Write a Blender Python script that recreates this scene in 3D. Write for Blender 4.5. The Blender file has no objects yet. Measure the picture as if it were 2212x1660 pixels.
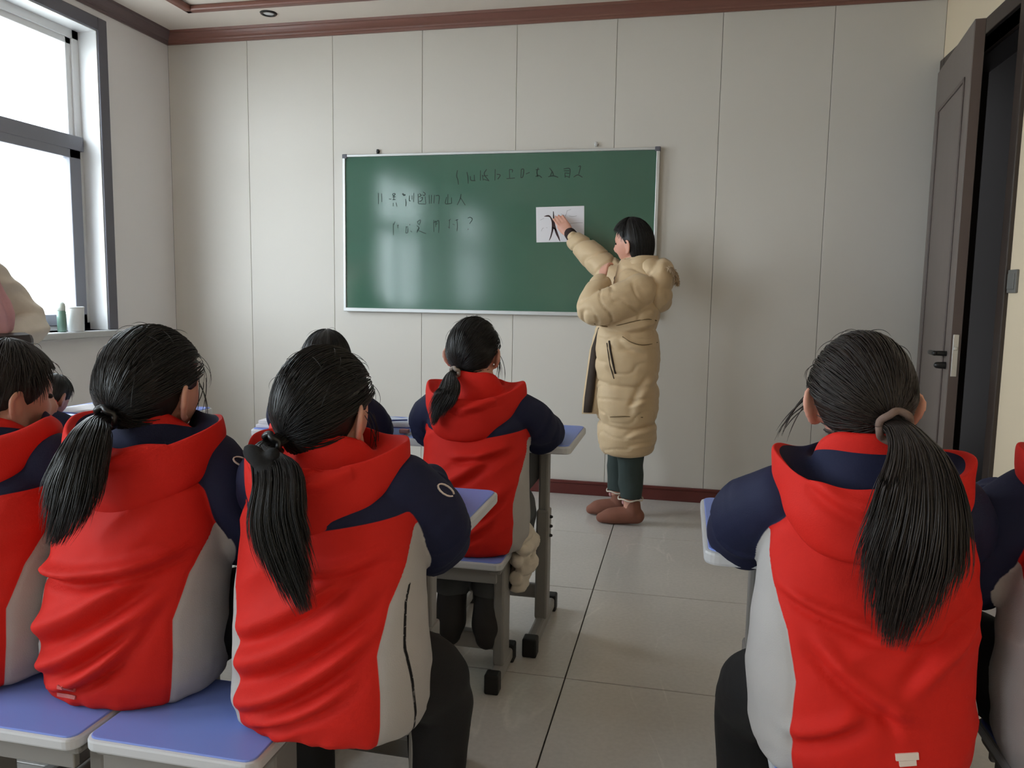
import bpy, bmesh, math, random
import numpy as np
from mathutils import Vector, Matrix
from mathutils.bvhtree import BVHTree

random.seed(7)
rng = np.random.default_rng(7)
C = bpy.context.scene.collection
PI = math.pi

# ------------------------------------------------------------------ camera
F_PX = 1690.0
CAM = np.array([2.849, -4.800, 1.224])
ROT = np.array([[0.97650027, 0.21493174, 0.01586101],      # right
                [0.03903342, -0.10400188, -0.99381085],    # down
                [-0.21195192, 0.97107567, -0.10994738]])   # forward
cd = bpy.data.cameras.new('camera')
cd.sensor_fit = 'HORIZONTAL'
cd.sensor_width = 36.0
cd.lens = F_PX / 2212.0 * 36.0
cd.clip_start = 0.02
cam = bpy.data.objects.new('camera', cd)
C.objects.link(cam)
M = Matrix.Identity(4)
for r in range(3):
    M[r][0] = ROT[0][r]
    M[r][1] = -ROT[1][r]
    M[r][2] = -ROT[2][r]
    M[r][3] = CAM[r]
cam.matrix_world = M
bpy.context.scene.camera = cam


def ray(px, py):
    d = ROT.T @ np.array([(px - 1106) / F_PX, (py - 830) / F_PX, 1.0])
    return d


def at(px, py, y):
    """photo pixel -> the point where its sight line crosses the upright plane at depth y"""
    d = ray(px, py)
    return CAM + d * ((y - CAM[1]) / d[1])


# ------------------------------------------------------------------ world, light, exposure
sc = bpy.context.scene
sc.view_settings.view_transform = 'Standard'
sc.view_settings.look = 'None'
sc.view_settings.gamma = 1.0
sc.view_settings.use_curve_mapping = False
sc.view_settings.exposure = 0.0
w = bpy.data.worlds.new('overcast_sky')
sc.world = w
w.use_nodes = True
w.node_tree.nodes['Background'].inputs[0].default_value = (0.87, 0.945, 1.03, 1)
w.node_tree.nodes['Background'].inputs[1].default_value = 13.5

XL, XR, YB, ZC = -0.582, 4.165, -10.0, 2.93     # room bounds (front wall is y = 0)
WIN = [(-0.66, -2.55), (-3.75, -5.65), (-6.9, -8.9)]   # window openings along the left wall
WZ0, WZ1 = 0.99, 2.74
for k, (a, b) in enumerate(WIN):                 # sky portals in the window openings
    ld = bpy.data.lights.new('sky_portal', 'AREA')
    ld.shape = 'RECTANGLE'
    ld.size = WZ1 - WZ0
    ld.size_y = a - b
    ld.cycles.is_portal = True
    lo = bpy.data.objects.new('sky_portal', ld)
    C.objects.link(lo)
    lo.location = (XL - 0.2, (a + b) / 2, (WZ0 + WZ1) / 2)
    lo.rotation_euler = (0, -PI / 2, 0)


# ------------------------------------------------------------------ materials
def srgb(r, g, b):
    f = lambda c: (c / 255 / 12.92) if c / 255 <= 0.04045 else ((c / 255 + 0.055) / 1.055) ** 2.4
    return (f(r), f(g), f(b), 1)


def mat(name, col, rough=0.6, vary=0.06, vscale=6.0, bump=0.0, bscale=60.0, metal=0.0, spec=0.5, coat=0.0,
        sheen=0.0, sss=0.0, stretch=None):
    m = bpy.data.materials.new(name)
    m.use_nodes = True
    nt = m.node_tree
    b = nt.nodes['Principled BSDF']
    tc = nt.nodes.new('ShaderNodeTexCoord')
    src = tc.outputs['Object']
    if stretch:
        mp = nt.nodes.new('ShaderNodeMapping')
        mp.inputs['Scale'].default_value = stretch
        nt.links.new(src, mp.inputs[0])
        src = mp.outputs[0]
    n = nt.nodes.new('ShaderNodeTexNoise')
    n.inputs['Scale'].default_value = vscale
    n.inputs['Detail'].default_value = 4
    nt.links.new(src, n.inputs['Vector'])
    mr = nt.nodes.new('ShaderNodeMapRange')
    mr.inputs[3].default_value = 1 - vary
    mr.inputs[4].default_value = 1 + vary
    nt.links.new(n.outputs[0], mr.inputs[0])
    mx = nt.nodes.new('ShaderNodeMix')
    mx.data_type = 'RGBA'
    mx.blend_type = 'MULTIPLY'
    mx.inputs[0].default_value = 1
    mx.inputs[6].default_value = col
    nt.links.new(mr.outputs[0], mx.inputs[7])
    nt.links.new(mx.outputs[2], b.inputs['Base Color'])
    b.inputs['Roughness'].default_value = rough
    b.inputs['Metallic'].default_value = metal
    b.inputs['Specular IOR Level'].default_value = spec
    b.inputs['Coat Weight'].default_value = coat
    b.inputs['Sheen Weight'].default_value = sheen
    if sss:
        b.inputs['Subsurface Weight'].default_value = sss
        b.inputs['Subsurface Radius'].default_value = (0.01, 0.004, 0.002)
        b.inputs['Subsurface Scale'].default_value = 0.5
    if bump:
        n2 = nt.nodes.new('ShaderNodeTexNoise')
        n2.inputs['Scale'].default_value = bscale
        n2.inputs['Detail'].default_value = 3
        nt.links.new(src, n2.inputs['Vector'])
        bp = nt.nodes.new('ShaderNodeBump')
        bp.inputs['Strength'].default_value = bump
        bp.inputs['Distance'].default_value = 0.002
        nt.links.new(n2.outputs[0], bp.inputs['Height'])
        nt.links.new(bp.outputs[0], b.inputs['Normal'])
    return m


MT = {}
MT['panel'] = mat('wall_panel_board', srgb(212, 207, 200), 0.55, 0.02, 1.5, 0.05, 200)
MT['gap'] = mat('panel_gap_dark', srgb(90, 86, 82), 0.8)
MT['wall_l'] = mat('left_wall_paint', srgb(236, 234, 236), 0.7, 0.03, 2)
MT['wall_r'] = mat('right_wall_paint', srgb(228, 210, 182), 0.7, 0.03, 2)
MT['ceiling'] = mat('ceiling_paint', srgb(229, 218, 208), 0.8, 0.02, 2)
MT['maroon_shaded'] = mat('maroon_moulding_shaded', srgb(104, 88, 90), 0.35, 0.1, 5)  # same maroon cornice, with the backlit left wall's shade put into the colour
MT['maroon'] = mat('maroon_moulding', srgb(126, 84, 74), 0.3, 0.15, 5, stretch=(0.4, 6, 6))
MT['base'] = mat('maroon_baseboard', srgb(96, 42, 38), 0.35, 0.12, 4)
MT['grout'] = mat('floor_grout', srgb(70, 66, 62), 0.9)
MT['alu_grey'] = mat('window_frame_grey', srgb(128, 130, 142), 0.4, 0.04, 8)
MT['alu_dark'] = mat('window_trim_dark', srgb(98, 98, 108), 0.45, 0.04, 8)
MT['white_pl'] = mat('white_plastic', srgb(225, 226, 228), 0.4, 0.03)
MT['alu'] = mat('aluminium', srgb(205, 207, 208), 0.35, 0.05, 20, metal=0.6)
MT['sill'] = mat('sill_stone', srgb(190, 192, 194), 0.35, 0.06, 12)
MT['ink'] = mat('dark_marker', srgb(26, 50, 42), 0.8)
MT['paper'] = mat('white_paper', srgb(232, 230, 236), 0.7, 0.02)
MT['brown_ink'] = mat('brown_ink', srgb(62, 42, 42), 0.8, 0.15)
MT['pale_ink'] = mat('pale_grey_ink', srgb(165, 160, 165), 0.8)
MT['desk_blue'] = mat('desk_blue_laminate', srgb(126, 148, 226), 0.38, 0.04, 10)
MT['desk_edge'] = mat('desk_edge_band', srgb(205, 206, 210), 0.45, 0.05, 14)
MT['steel'] = mat('grey_painted_steel', srgb(140, 137, 134), 0.45, 0.08, 10)
MT['steel_old'] = mat('worn_grey_steel', srgb(168, 164, 155), 0.6, 0.25, 25, 0.2, 60)
MT['box'] = mat('dark_book_box', srgb(44, 43, 42), 0.6)
MT['rubber'] = mat('black_rubber', srgb(20, 20, 20), 0.6)
MT['door'] = mat('door_leaf_brown', srgb(112, 101, 96), 0.4, 0.08, 4, stretch=(4, 4, 0.5))
MT['door_dark'] = mat('door_frame_dark', srgb(58, 48, 43), 0.4, 0.1, 5)
MT['door_edge'] = mat('door_edge_brown', srgb(88, 74, 70), 0.4, 0.1, 5)
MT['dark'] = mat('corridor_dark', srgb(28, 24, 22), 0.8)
MT['black_metal'] = mat('black_metal', srgb(24, 23, 23), 0.35)
MT['steel_plate'] = mat('lock_plate_steel', srgb(200, 198, 194), 0.3, metal=0.7)
MT['switch'] = mat('grey_switch', srgb(112, 110, 106), 0.5)
MT['skin'] = mat('skin', srgb(214, 158, 138), 0.5, 0.08, 12, sss=0.15)
MT['hair'] = mat('black_hair', srgb(30, 28, 28), 0.42, 0.25, 30, spec=0.45)
MT['hair_brown'] = mat('dark_brown_hair', srgb(42, 34, 30), 0.45, 0.25, 30, spec=0.4)
MT['hair_boy'] = mat('boy_hair', srgb(46, 41, 40), 0.5, 0.25, 30, spec=0.4)
RED, NAVY, GREY = srgb(208, 34, 24), srgb(28, 32, 60), srgb(176, 172, 170)
MT['red'] = mat('red_shell_fabric', RED, 0.72, 0.08, 9, 0.25, 420, spec=0.25)
MT['navy'] = mat('navy_fabric', NAVY, 0.75, 0.12, 9, 0.25, 420, spec=0.25)
MT['greyf'] = mat('grey_fabric', GREY, 0.7, 0.06, 9, 0.2, 420)
MT['black_cloth'] = mat('black_trouser_cloth', srgb(13, 12, 14), 0.85, 0.15, 20, 0.25, 300)
MT['dgrey_cloth'] = mat('dark_grey_trouser', srgb(70, 72, 74), 0.85, 0.15, 20, 0.25, 300)
MT['green_cloth'] = mat('dark_green_trouser', srgb(50, 62, 60), 0.85, 0.12, 20, 0.25, 300)
MT['shoe_black'] = mat('black_shoe', srgb(34, 31, 30), 0.7, 0.2, 25, 0.4, 60)
MT['shoe_brown'] = mat('brown_suede', srgb(134, 86, 70), 0.85, 0.15, 20, 0.2, 200)
MT['coat'] = mat('beige_puffer', srgb(206, 179, 142), 0.6, 0.08, 14, 0.35, 90, sheen=0.1)
MT['coat_dark'] = mat('coat_lining', srgb(52, 38, 28), 0.8, 0.3, 40)
MT['fur'] = mat('beige_fur_trim', srgb(198, 172, 142), 0.9, 0.2, 60, 0.8, 120)
MT['cuff'] = mat('dark_knit_cuff', srgb(48, 32, 32), 0.9, 0.2, 60, 0.5, 300)
MT['cream'] = mat('cream_padded_fabric', srgb(214, 203, 188), 0.7, 0.08, 20, 0.3, 90)
MT['pink'] = mat('pink_scarf', srgb(208, 158, 160), 0.9, 0.12, 20, 0.5, 200)
MT['reflect'] = mat('pale_print', srgb(232, 216, 206), 0.5)
MT['print_dim'] = mat('dim_print', srgb(196, 96, 92), 0.5)
MT['grey_tie'] = mat('grey_hair_tie', srgb(150, 138, 130), 0.7)
MT['taupe_tie'] = mat('taupe_scrunchie', srgb(118, 96, 86), 0.85, 0.15, 60, 0.5, 200)
MT['ground'] = mat('pale_concrete_ground', srgb(190, 188, 182), 0.9)
MT['green_glass'] = mat('green_bottle_body', srgb(104, 134, 122), 0.3, 0.05)
MT['clear_pl'] = mat('clear_cap', srgb(205, 214, 206), 0.25)
MT['pages'] = mat('open_book_pages', srgb(214, 220, 240), 0.7)
MT['cover'] = mat('blue_book_cover', srgb(84, 104, 178), 0.5)
MT['case'] = mat('dark_brown_case', srgb(48, 34, 34), 0.5, 0.2)


def glass_mat():
    m = bpy.data.materials.new('window_glass')
    m.use_nodes = True
    nt = m.node_tree
    nt.nodes.remove(nt.nodes['Principled BSDF'])
    out = nt.nodes['Material Output']
    t = nt.nodes.new('ShaderNodeBsdfTransparent')
    g = nt.nodes.new('ShaderNodeBsdfGlossy')
    g.inputs['Roughness'].default_value = 0.02
    t.inputs[0].default_value = (0.96, 0.98, 0.97, 1)
    lw = nt.nodes.new('ShaderNodeLayerWeight')
    pw = nt.nodes.new('ShaderNodeMath'); pw.operation = 'POWER'; pw.inputs[1].default_value = 5
    nt.links.new(lw.outputs['Facing'], pw.inputs[0])
    fr = nt.nodes.new('ShaderNodeMapRange'); fr.inputs[3].default_value = 0.03; fr.inputs[4].default_value = 0.6
    nt.links.new(pw.outputs[0], fr.inputs[0])
    mx = nt.nodes.new('ShaderNodeMixShader')
    nt.links.new(fr.outputs[0], mx.inputs[0])
    nt.links.new(t.outputs[0], mx.inputs[1])
    nt.links.new(g.outputs[0], mx.inputs[2])
    nt.links.new(mx.outputs[0], out.inputs[0])
    return m


MT['glass'] = glass_mat()


def tile_mat():
    m = mat('polished_stone_tile', srgb(198, 193, 188), 0.22, 0.10, 2.2, 0.0)
    nt = m.node_tree
    b = nt.nodes['Principled BSDF']
    tc = nt.nodes.new('ShaderNodeTexCoord')
    geo = nt.nodes.new('ShaderNodeNewGeometry')
    mp = nt.nodes.new('ShaderNodeMapping')
    mp.inputs['Rotation'].default_value = (0, 0, 0.75)
    mp.inputs['Scale'].default_value = (0.9, 0.32, 1)
    nt.links.new(geo.outputs['Position'], mp.inputs[0])
    nz = nt.nodes.new('ShaderNodeTexNoise')
    nz.inputs['Scale'].default_value = 2.2
    nz.inputs['Detail'].default_value = 5
    nz.inputs['Distortion'].default_value = 0.7
    nt.links.new(mp.outputs[0], nz.inputs['Vector'])
    # pale veins where the noise crosses its middle value
    sub = nt.nodes.new('ShaderNodeMath'); sub.operation = 'SUBTRACT'; sub.inputs[1].default_value = 0.5
    ab = nt.nodes.new('ShaderNodeMath'); ab.operation = 'ABSOLUTE'
    mr = nt.nodes.new('ShaderNodeMapRange')
    mr.inputs[1].default_value = 0.0; mr.inputs[2].default_value = 0.012
    mr.inputs[3].default_value = 0.45; mr.inputs[4].default_value = 0.0
    nt.links.new(nz.outputs[0], sub.inputs[0]); nt.links.new(sub.outputs[0], ab.inputs[0]); nt.links.new(ab.outputs[0], mr.inputs[0])
    n3 = nt.nodes.new('ShaderNodeTexNoise'); n3.inputs['Scale'].default_value = 3.5; n3.inputs['Detail'].default_value = 6
    nt.links.new(geo.outputs['Position'], n3.inputs['Vector'])
    mr2 = nt.nodes.new('ShaderNodeMapRange'); mr2.inputs[1].default_value = 0.45; mr2.inputs[2].default_value = 0.65
    nt.links.new(n3.outputs[0], mr2.inputs[0])
    ml = nt.nodes.new('ShaderNodeMath'); ml.operation = 'MULTIPLY'
    nt.links.new(mr.outputs[0], ml.inputs[0]); nt.links.new(mr2.outputs[0], ml.inputs[1])
    mixn = nt.nodes.new('ShaderNodeMix'); mixn.data_type = 'RGBA'
    src = b.inputs['Base Color'].links[0].from_socket
    nt.links.new(ml.outputs[0], mixn.inputs[0]); nt.links.new(src, mixn.inputs[6])
    mixn.inputs[7].default_value = srgb(228, 222, 215)
    # speckle
    n4 = nt.nodes.new('ShaderNodeTexNoise'); n4.inputs['Scale'].default_value = 70; n4.inputs['Detail'].default_value = 3
    nt.links.new(geo.outputs['Position'], n4.inputs['Vector'])
    mr4 = nt.nodes.new('ShaderNodeMapRange'); mr4.inputs[3].default_value = 0.88; mr4.inputs[4].default_value = 1.1
    nt.links.new(n4.outputs[0], mr4.inputs[0])
    m2 = nt.nodes.new('ShaderNodeMix'); m2.data_type = 'RGBA'; m2.blend_type = 'MULTIPLY'; m2.inputs[0].default_value = 1
    nt.links.new(mixn.outputs[2], m2.inputs[6]); nt.links.new(mr4.outputs[0], m2.inputs[7])
    nt.links.new(m2.outputs[2], b.inputs['Base Color'])
    return m


MT['tile'] = tile_mat()


def board_mat():
    m = mat('green_board_enamel', srgb(66, 104, 88), 0.38, 0.08, 3.0, 0.0, 14, spec=0.6)
    nt = m.node_tree
    b = nt.nodes['Principled BSDF']
    geo = nt.nodes.new('ShaderNodeNewGeometry')
    mp = nt.nodes.new('ShaderNodeMapping'); mp.inputs['Scale'].default_value = (1.6, 1, 0.35)
    nt.links.new(geo.outputs['Position'], mp.inputs[0])
    n = nt.nodes.new('ShaderNodeTexNoise'); n.inputs['Scale'].default_value = 4; n.inputs['Detail'].default_value = 6
    nt.links.new(mp.outputs[0], n.inputs['Vector'])
    mr = nt.nodes.new('ShaderNodeMapRange'); mr.inputs[3].default_value = 0.07; mr.inputs[4].default_value = 0.17
    nt.links.new(n.outputs[0], mr.inputs[0])
    nt.links.new(mr.outputs[0], b.inputs['Roughness'])
    return m


MT['board'] = board_mat()


def jacket_mat():
    """three cloth colours of the uniform, told apart by the two seam fields stored on the mesh"""
    m = bpy.data.materials.new('uniform_jacket_fabric')
    m.use_nodes = True
    nt = m.node_tree
    b = nt.nodes['Principled BSDF']
    b.inputs['Roughness'].default_value = 0.72
    b.inputs['Specular IOR Level'].default_value = 0.25
    tc = nt.nodes.new('ShaderNodeTexCoord')

    def field(nm):
        a = nt.nodes.new('ShaderNodeAttribute'); a.attribute_name = nm
        mr = nt.nodes.new('ShaderNodeMapRange')
        mr.inputs[1].default_value = -0.0008; mr.inputs[2].default_value = 0.0008
        nt.links.new(a.outputs['Fac'], mr.inputs[0])
        return mr.outputs[0]

    def mix(fac, c1, c2):
        x = nt.nodes.new('ShaderNodeMix'); x.data_type = 'RGBA'
        nt.links.new(fac, x.inputs[0])
        for i, c in ((6, c1), (7, c2)):
            if isinstance(c, tuple):
                x.inputs[i].default_value = c
            else:
                nt.links.new(c, x.inputs[i])
        return x.outputs[2]
    c = mix(field('side_panel'), RED, GREY)
    c = mix(field('piping'), c, srgb(20, 19, 22))
    c = mix(field('navy_part'), c, NAVY)
    n = nt.nodes.new('ShaderNodeTexNoise'); n.inputs['Scale'].default_value = 9; n.inputs['Detail'].default_value = 5
    nt.links.new(tc.outputs['Object'], n.inputs['Vector'])
    mr = nt.nodes.new('ShaderNodeMapRange'); mr.inputs[3].default_value = 0.9; mr.inputs[4].default_value = 1.1
    nt.links.new(n.outputs[0], mr.inputs[0])
    x = nt.nodes.new('ShaderNodeMix'); x.data_type = 'RGBA'; x.blend_type = 'MULTIPLY'; x.inputs[0].default_value = 1
    nt.links.new(c, x.inputs[6]); nt.links.new(mr.outputs[0], x.inputs[7])
    nt.links.new(x.outputs[2], b.inputs['Base Color'])
    n2 = nt.nodes.new('ShaderNodeTexNoise'); n2.inputs['Scale'].default_value = 420; n2.inputs['Detail'].default_value = 2
    nt.links.new(tc.outputs['Object'], n2.inputs['Vector'])
    bp = nt.nodes.new('ShaderNodeBump'); bp.inputs['Strength'].default_value = 0.2; bp.inputs['Distance'].default_value = 0.002
    nt.links.new(n2.outputs[0], bp.inputs['Height']); nt.links.new(bp.outputs[0], b.inputs['Normal'])
    return m


MT['jacket'] = jacket_mat()


# ------------------------------------------------------------------ mesh helpers
def obj(name, mesh, m=None, parent=None):
    if isinstance(mesh, tuple):
        mesh = to_mesh(name, *mesh)
    o = bpy.data.objects.new(name, mesh)
    C.objects.link(o)
    if m is not None:
        mesh.materials.clear()
        for q in (m if isinstance(m, (list, tuple)) else [m]):
            mesh.materials.append(q)
    if parent is not None:
        o.parent = parent
    return o


def empty(name, loc):
    o = bpy.data.objects.new(name, None)
    C.objects.link(o)
    o.location = loc
    o.empty_display_size = 0.1
    return o


def tag(o, label, cat, group=None):
    o['label'] = label
    o['category'] = cat
    if group:
        o['group'] = group
    return o


def struct(o):
    o['kind'] = 'structure'
    return o


def to_mesh(name, v, f, smooth=True):
    me = bpy.data.meshes.new(name)
    me.from_pydata([tuple(p) for p in v], [], [tuple(q) for q in f])
    me.update()
    if smooth:
        me.polygons.foreach_set('use_smooth', [True] * len(me.polygons))
    return me


def boxes(name, lst, bevel=0.0, seg=2):
    """one mesh of bevelled boxes, each (x0,x1,y0,y1,z0,z1)"""
    bm = bmesh.new()
    for q in lst:
        x0, x1, y0, y1, z0, z1 = q[:6]
        r = bmesh.ops.create_cube(bm, size=1)
        for v in r['verts']:
            v.co = Vector(((x0 + x1) / 2 + v.co.x * (x1 - x0), (y0 + y1) / 2 + v.co.y * (y1 - y0), (z0 + z1) / 2 + v.co.z * (z1 - z0)))
        bv = q[6] if len(q) > 6 else bevel
        if bv:
            ed = set(e for v in r['verts'] for e in v.link_edges)
            bmesh.ops.bevel(bm, geom=list(ed), offset=bv, segments=seg, profile=0.5, affect='EDGES')
    me = bpy.data.meshes.new(name)
    bm.to_mesh(me)
    bm.free()
    return me


def prism(name, outline, z0, z1, bevel=0.0, axis='z'):
    """extruded outline with bevelled rims; axis names the direction of extrusion"""
    bm = bmesh.new()
    vs = []
    for (a, b) in outline:
        p = {'z': (a, b, z0), 'y': (a, z0, b), 'x': (z0, a, b)}[axis]
        vs.append(bm.verts.new(p))
    f = bm.faces.new(vs)
    ex = bmesh.ops.extrude_face_region(bm, geom=[f])
    d = {'z': (0, 0, z1 - z0), 'y': (0, z1 - z0, 0), 'x': (z1 - z0, 0, 0)}[axis]
    bmesh.ops.translate(bm, vec=d, verts=[e for e in ex['geom'] if isinstance(e, bmesh.types.BMVert)])
    bmesh.ops.recalc_face_normals(bm, faces=bm.faces)
    if bevel:
        ed = [e for e in bm.edges if len(e.link_faces) == 2 and e.calc_face_angle(0) > 0.9]
        bmesh.ops.bevel(bm, geom=ed, offset=bevel, segments=2, profile=0.5, affect='EDGES')
    me = bpy.data.meshes.new(name)
    bm.to_mesh(me)
    bm.free()
    return me


def rrect(x0, x1, y0, y1, r, n=5):
    out = []
    for cx, cy, a0 in ((x1 - r, y1 - r, 0), (x0 + r, y1 - r, PI / 2), (x0 + r, y0 + r, PI), (x1 - r, y0 + r, 1.5 * PI)):
        for k in range(n + 1):
            a = a0 + k / n * PI / 2
            out.append((cx + r * math.cos(a), cy + r * math.sin(a)))
    return out


def catmull(P, n):
    P = np.asarray(P, float)
    Q = np.vstack([2 * P[0] - P[1], P, 2 * P[-1] - P[-2]])
    out = []
    for i in range(1, len(Q) - 2):
        for k in range(n):
            t = k / n
            a, b, c, d = Q[i - 1], Q[i], Q[i + 1], Q[i + 2]
            out.append(0.5 * (2 * b + (c - a) * t + (2 * a - 5 * b + 4 * c - d) * t * t + (3 * b - a - 3 * c + d) * t ** 3))
    out.append(Q[-2])
    return np.array(out)


def tube(path, radii, sides=16, sub=6, caps=True, flat=None, nrm=(0, 0, 1)):
    """tapered closed tube with round ends along a smooth path; flat = (k) squeezes along nrm"""
    P = np.hstack([np.asarray(path, float), np.asarray(radii, float).reshape(-1, 1)])
    S = catmull(P, sub) if sub > 1 else P
    pts, rad = S[:, :3], np.maximum(S[:, 3], 1e-4)
    T = np.gradient(pts, axis=0)
    T /= np.linalg.norm(T, axis=1)[:, None] + 1e-12
    if caps:
        pre, post, rp, rq = [], [], [], []
        for a in (80, 60, 40, 20):
            a = math.radians(a)
            pre.append(pts[0] - T[0] * rad[0] * math.sin(a)); rp.append(rad[0] * math.cos(a))
        for a in (20, 40, 60, 80):
            a = math.radians(a)
            post.append(pts[-1] + T[-1] * rad[-1] * math.sin(a)); rq.append(rad[-1] * math.cos(a))
        pts = np.vstack([pre, pts, post]); rad = np.concatenate([rp, rad, rq])
        T = np.vstack([np.repeat(T[:1], 4, 0), T, np.repeat(T[-1:], 4, 0)])
    up = np.asarray(nrm, float)
    V, Fc = [], []
    n0 = up - T[0] * (up @ T[0])
    if np.linalg.norm(n0) < 0.1:
        n0 = np.array([1.0, 0, 0]) - T[0] * T[0][0]
    n0 /= np.linalg.norm(n0)
    ang = np.arange(sides) / sides * 2 * PI
    for i in range(len(pts)):
        n0 = n0 - T[i] * (n0 @ T[i]); n0 /= np.linalg.norm(n0)
        b0 = np.cross(T[i], n0)
        k = flat if flat else 1.0
        V.append(pts[i] + rad[i] * (np.cos(ang)[:, None] * n0 * k + np.sin(ang)[:, None] * b0))
    V = np.vstack(V)
    m = len(pts)
    for i in range(m - 1):
        for j in range(sides):
            a, b = i * sides + j, i * sides + (j + 1) % sides
            Fc.append((a, b, b + sides, a + sides))
    Fc.append(tuple(range(sides))[::-1])
    Fc.append(tuple((m - 1) * sides + j for j in range(sides)))
    return V, Fc


def ellipsoid(c, r, nu=24, nv=14, Rm=None):
    V, Fc = [], []
    for i in range(1, nv):
        th = PI * i / nv
        for j in range(nu):
            ph = 2 * PI * j / nu
            V.append((math.sin(th) * math.cos(ph), math.sin(th) * math.sin(ph), math.cos(th)))
    V.append((0, 0, 1)); V.append((0, 0, -1))
    for i in range(nv - 2):
        for j in range(nu):
            a, b = i * nu + j, i * nu + (j + 1) % nu
            Fc.append((a, a + nu, b + nu, b))
    t, q = len(V) - 2, len(V) - 1
    for j in range(nu):
        Fc.append((t, j, (j + 1) % nu))
        Fc.append((q, (nv - 2) * nu + (j + 1) % nu, (nv - 2) * nu + j))
    V = np.array(V) * np.asarray(r)
    if Rm is not None:
        V = V @ np.asarray(Rm).T
    return V + np.asarray(c), Fc


def loft(rings, close=True):
    """rings: list of (n,3) arrays -> closed mesh"""
    n = len(rings[0]); V = np.vstack(rings); Fc = []
    for i in range(len(rings) - 1):
        for j in range(n):
            a, b = i * n + j, i * n + (j + 1) % n
            Fc.append((a, b, b + n, a + n))
    if close:
        Fc.append(tuple(range(n))[::-1])
        Fc.append(tuple((len(rings) - 1) * n + j for j in range(n)))
    return V, Fc


def join(parts):
    V, Fc, k = [], [], 0
    for v, f in parts:
        V.append(np.asarray(v)); Fc += [tuple(i + k for i in q) for q in f]; k += len(v)
    return np.vstack(V), Fc


def fuse(parts, voxel, smooth=4, name='fused'):
    """union of closed shapes as ONE continuous surface"""
    v, f = join(parts)
    me = to_mesh(name, v, f)
    o = bpy.data.objects.new('tmp', me)
    C.objects.link(o)
    md = o.modifiers.new('r', 'REMESH'); md.mode = 'VOXEL'; md.voxel_size = voxel; md.adaptivity = 0
    if smooth:
        s = o.modifiers.new('s', 'SMOOTH'); s.factor = 0.5; s.iterations = smooth
    dg = bpy.context.evaluated_depsgraph_get()
    dg.update()
    out = bpy.data.meshes.new_from_object(o.evaluated_get(dg))
    bpy.data.objects.remove(o)
    bpy.data.meshes.remove(me)
    out.name = name
    out.polygons.foreach_set('use_smooth', [True] * len(out.polygons))
    return out


def getco(me):
    a = np.empty(len(me.vertices) * 3, np.float32)
    me.vertices.foreach_get('co', a)
    return a.reshape(-1, 3).astype(float)


def getno(me):
    a = np.empty(len(me.vertices) * 3, np.float32)
    me.vertex_normals.foreach_get('vector', a)
    return a.reshape(-1, 3).astype(float)


def setco(me, co):
    me.vertices.foreach_set('co', co.astype(np.float32).ravel())
    me.update()


def setattr_f(me, name, val):
    a = me.attributes.new(name, 'FLOAT', 'POINT')
    a.data.foreach_set('value', val.astype(np.float32))


def vnoise(p, seed=0):
    """value noise, vectorised, about -1..1"""
    p = np.asarray(p, float)
    i = np.floor(p).astype(np.int64); f = p - i
    f = f * f * (3 - 2 * f)

    def h(a, b, c):
        n = (a * 374761393 + b * 668265263 + c * 2147483647 + seed * 974711) & 0x7fffffff
        n = ((n ^ (n >> 13)) * 1274126177) & 0x7fffffff
        return ((n ^ (n >> 16)) & 0xffff) / 32767.5 - 1
    r = 0
    for dx in (0, 1):
        for dy in (0, 1):
            for dz in (0, 1):
                wgt = (f[:, 0] if dx else 1 - f[:, 0]) * (f[:, 1] if dy else 1 - f[:, 1]) * (f[:, 2] if dz else 1 - f[:, 2])
                r = r + wgt * h(i[:, 0] + dx, i[:, 1] + dy, i[:, 2] + dz)
    return r


def sstep(a, b, x):
    t = np.clip((np.asarray(x, float) - a) / (b - a), 0, 1)
    return t * t * (3 - 2 * t)


def seg_dist(P, A, B):
    A, B = np.asarray(A, float), np.asarray(B, float)
    d = B - A
    t = np.clip(((P - A) @ d) / (d @ d), 0, 1)
    return np.linalg.norm(P - A - t[:, None] * d, axis=1), t


def chain_dist(P, pts, rad):
    """signed distance to a tapered chain and the running length along it"""
    best = np.full(len(P), 1e9); along = np.zeros(len(P)); L = 0
    for i in range(len(pts) - 1):
        d, t = seg_dist(P, pts[i], pts[i + 1])
        r = rad[i] + (rad[i + 1] - rad[i]) * t
        l = np.linalg.norm(np.asarray(pts[i + 1]) - np.asarray(pts[i]))
        m = d - r < best
        best[m] = (d - r)[m]; along[m] = L + (t * l)[m]
        L += l
    return best, along


def crease(P2, a, b, wd, amp):
    """a fold on the cloth from a to b (2-D): ridge beside a furrow"""
    a, b = np.asarray(a, float), np.asarray(b, float)
    d = b - a; L = np.linalg.norm(d); d /= L
    q = P2 - a
    s = q @ d / L
    t = (q @ np.array([-d[1], d[0]])) - 0.12 * L * (s - 0.5) ** 2 * 2
    env = sstep(-0.12, 0.25, s) * (1 - sstep(0.7, 1.12, s))
    return amp * env * (np.exp(-(t / wd) ** 2) - 0.85 * np.exp(-((t + 1.5 * wd) / (0.75 * wd)) ** 2))


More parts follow.
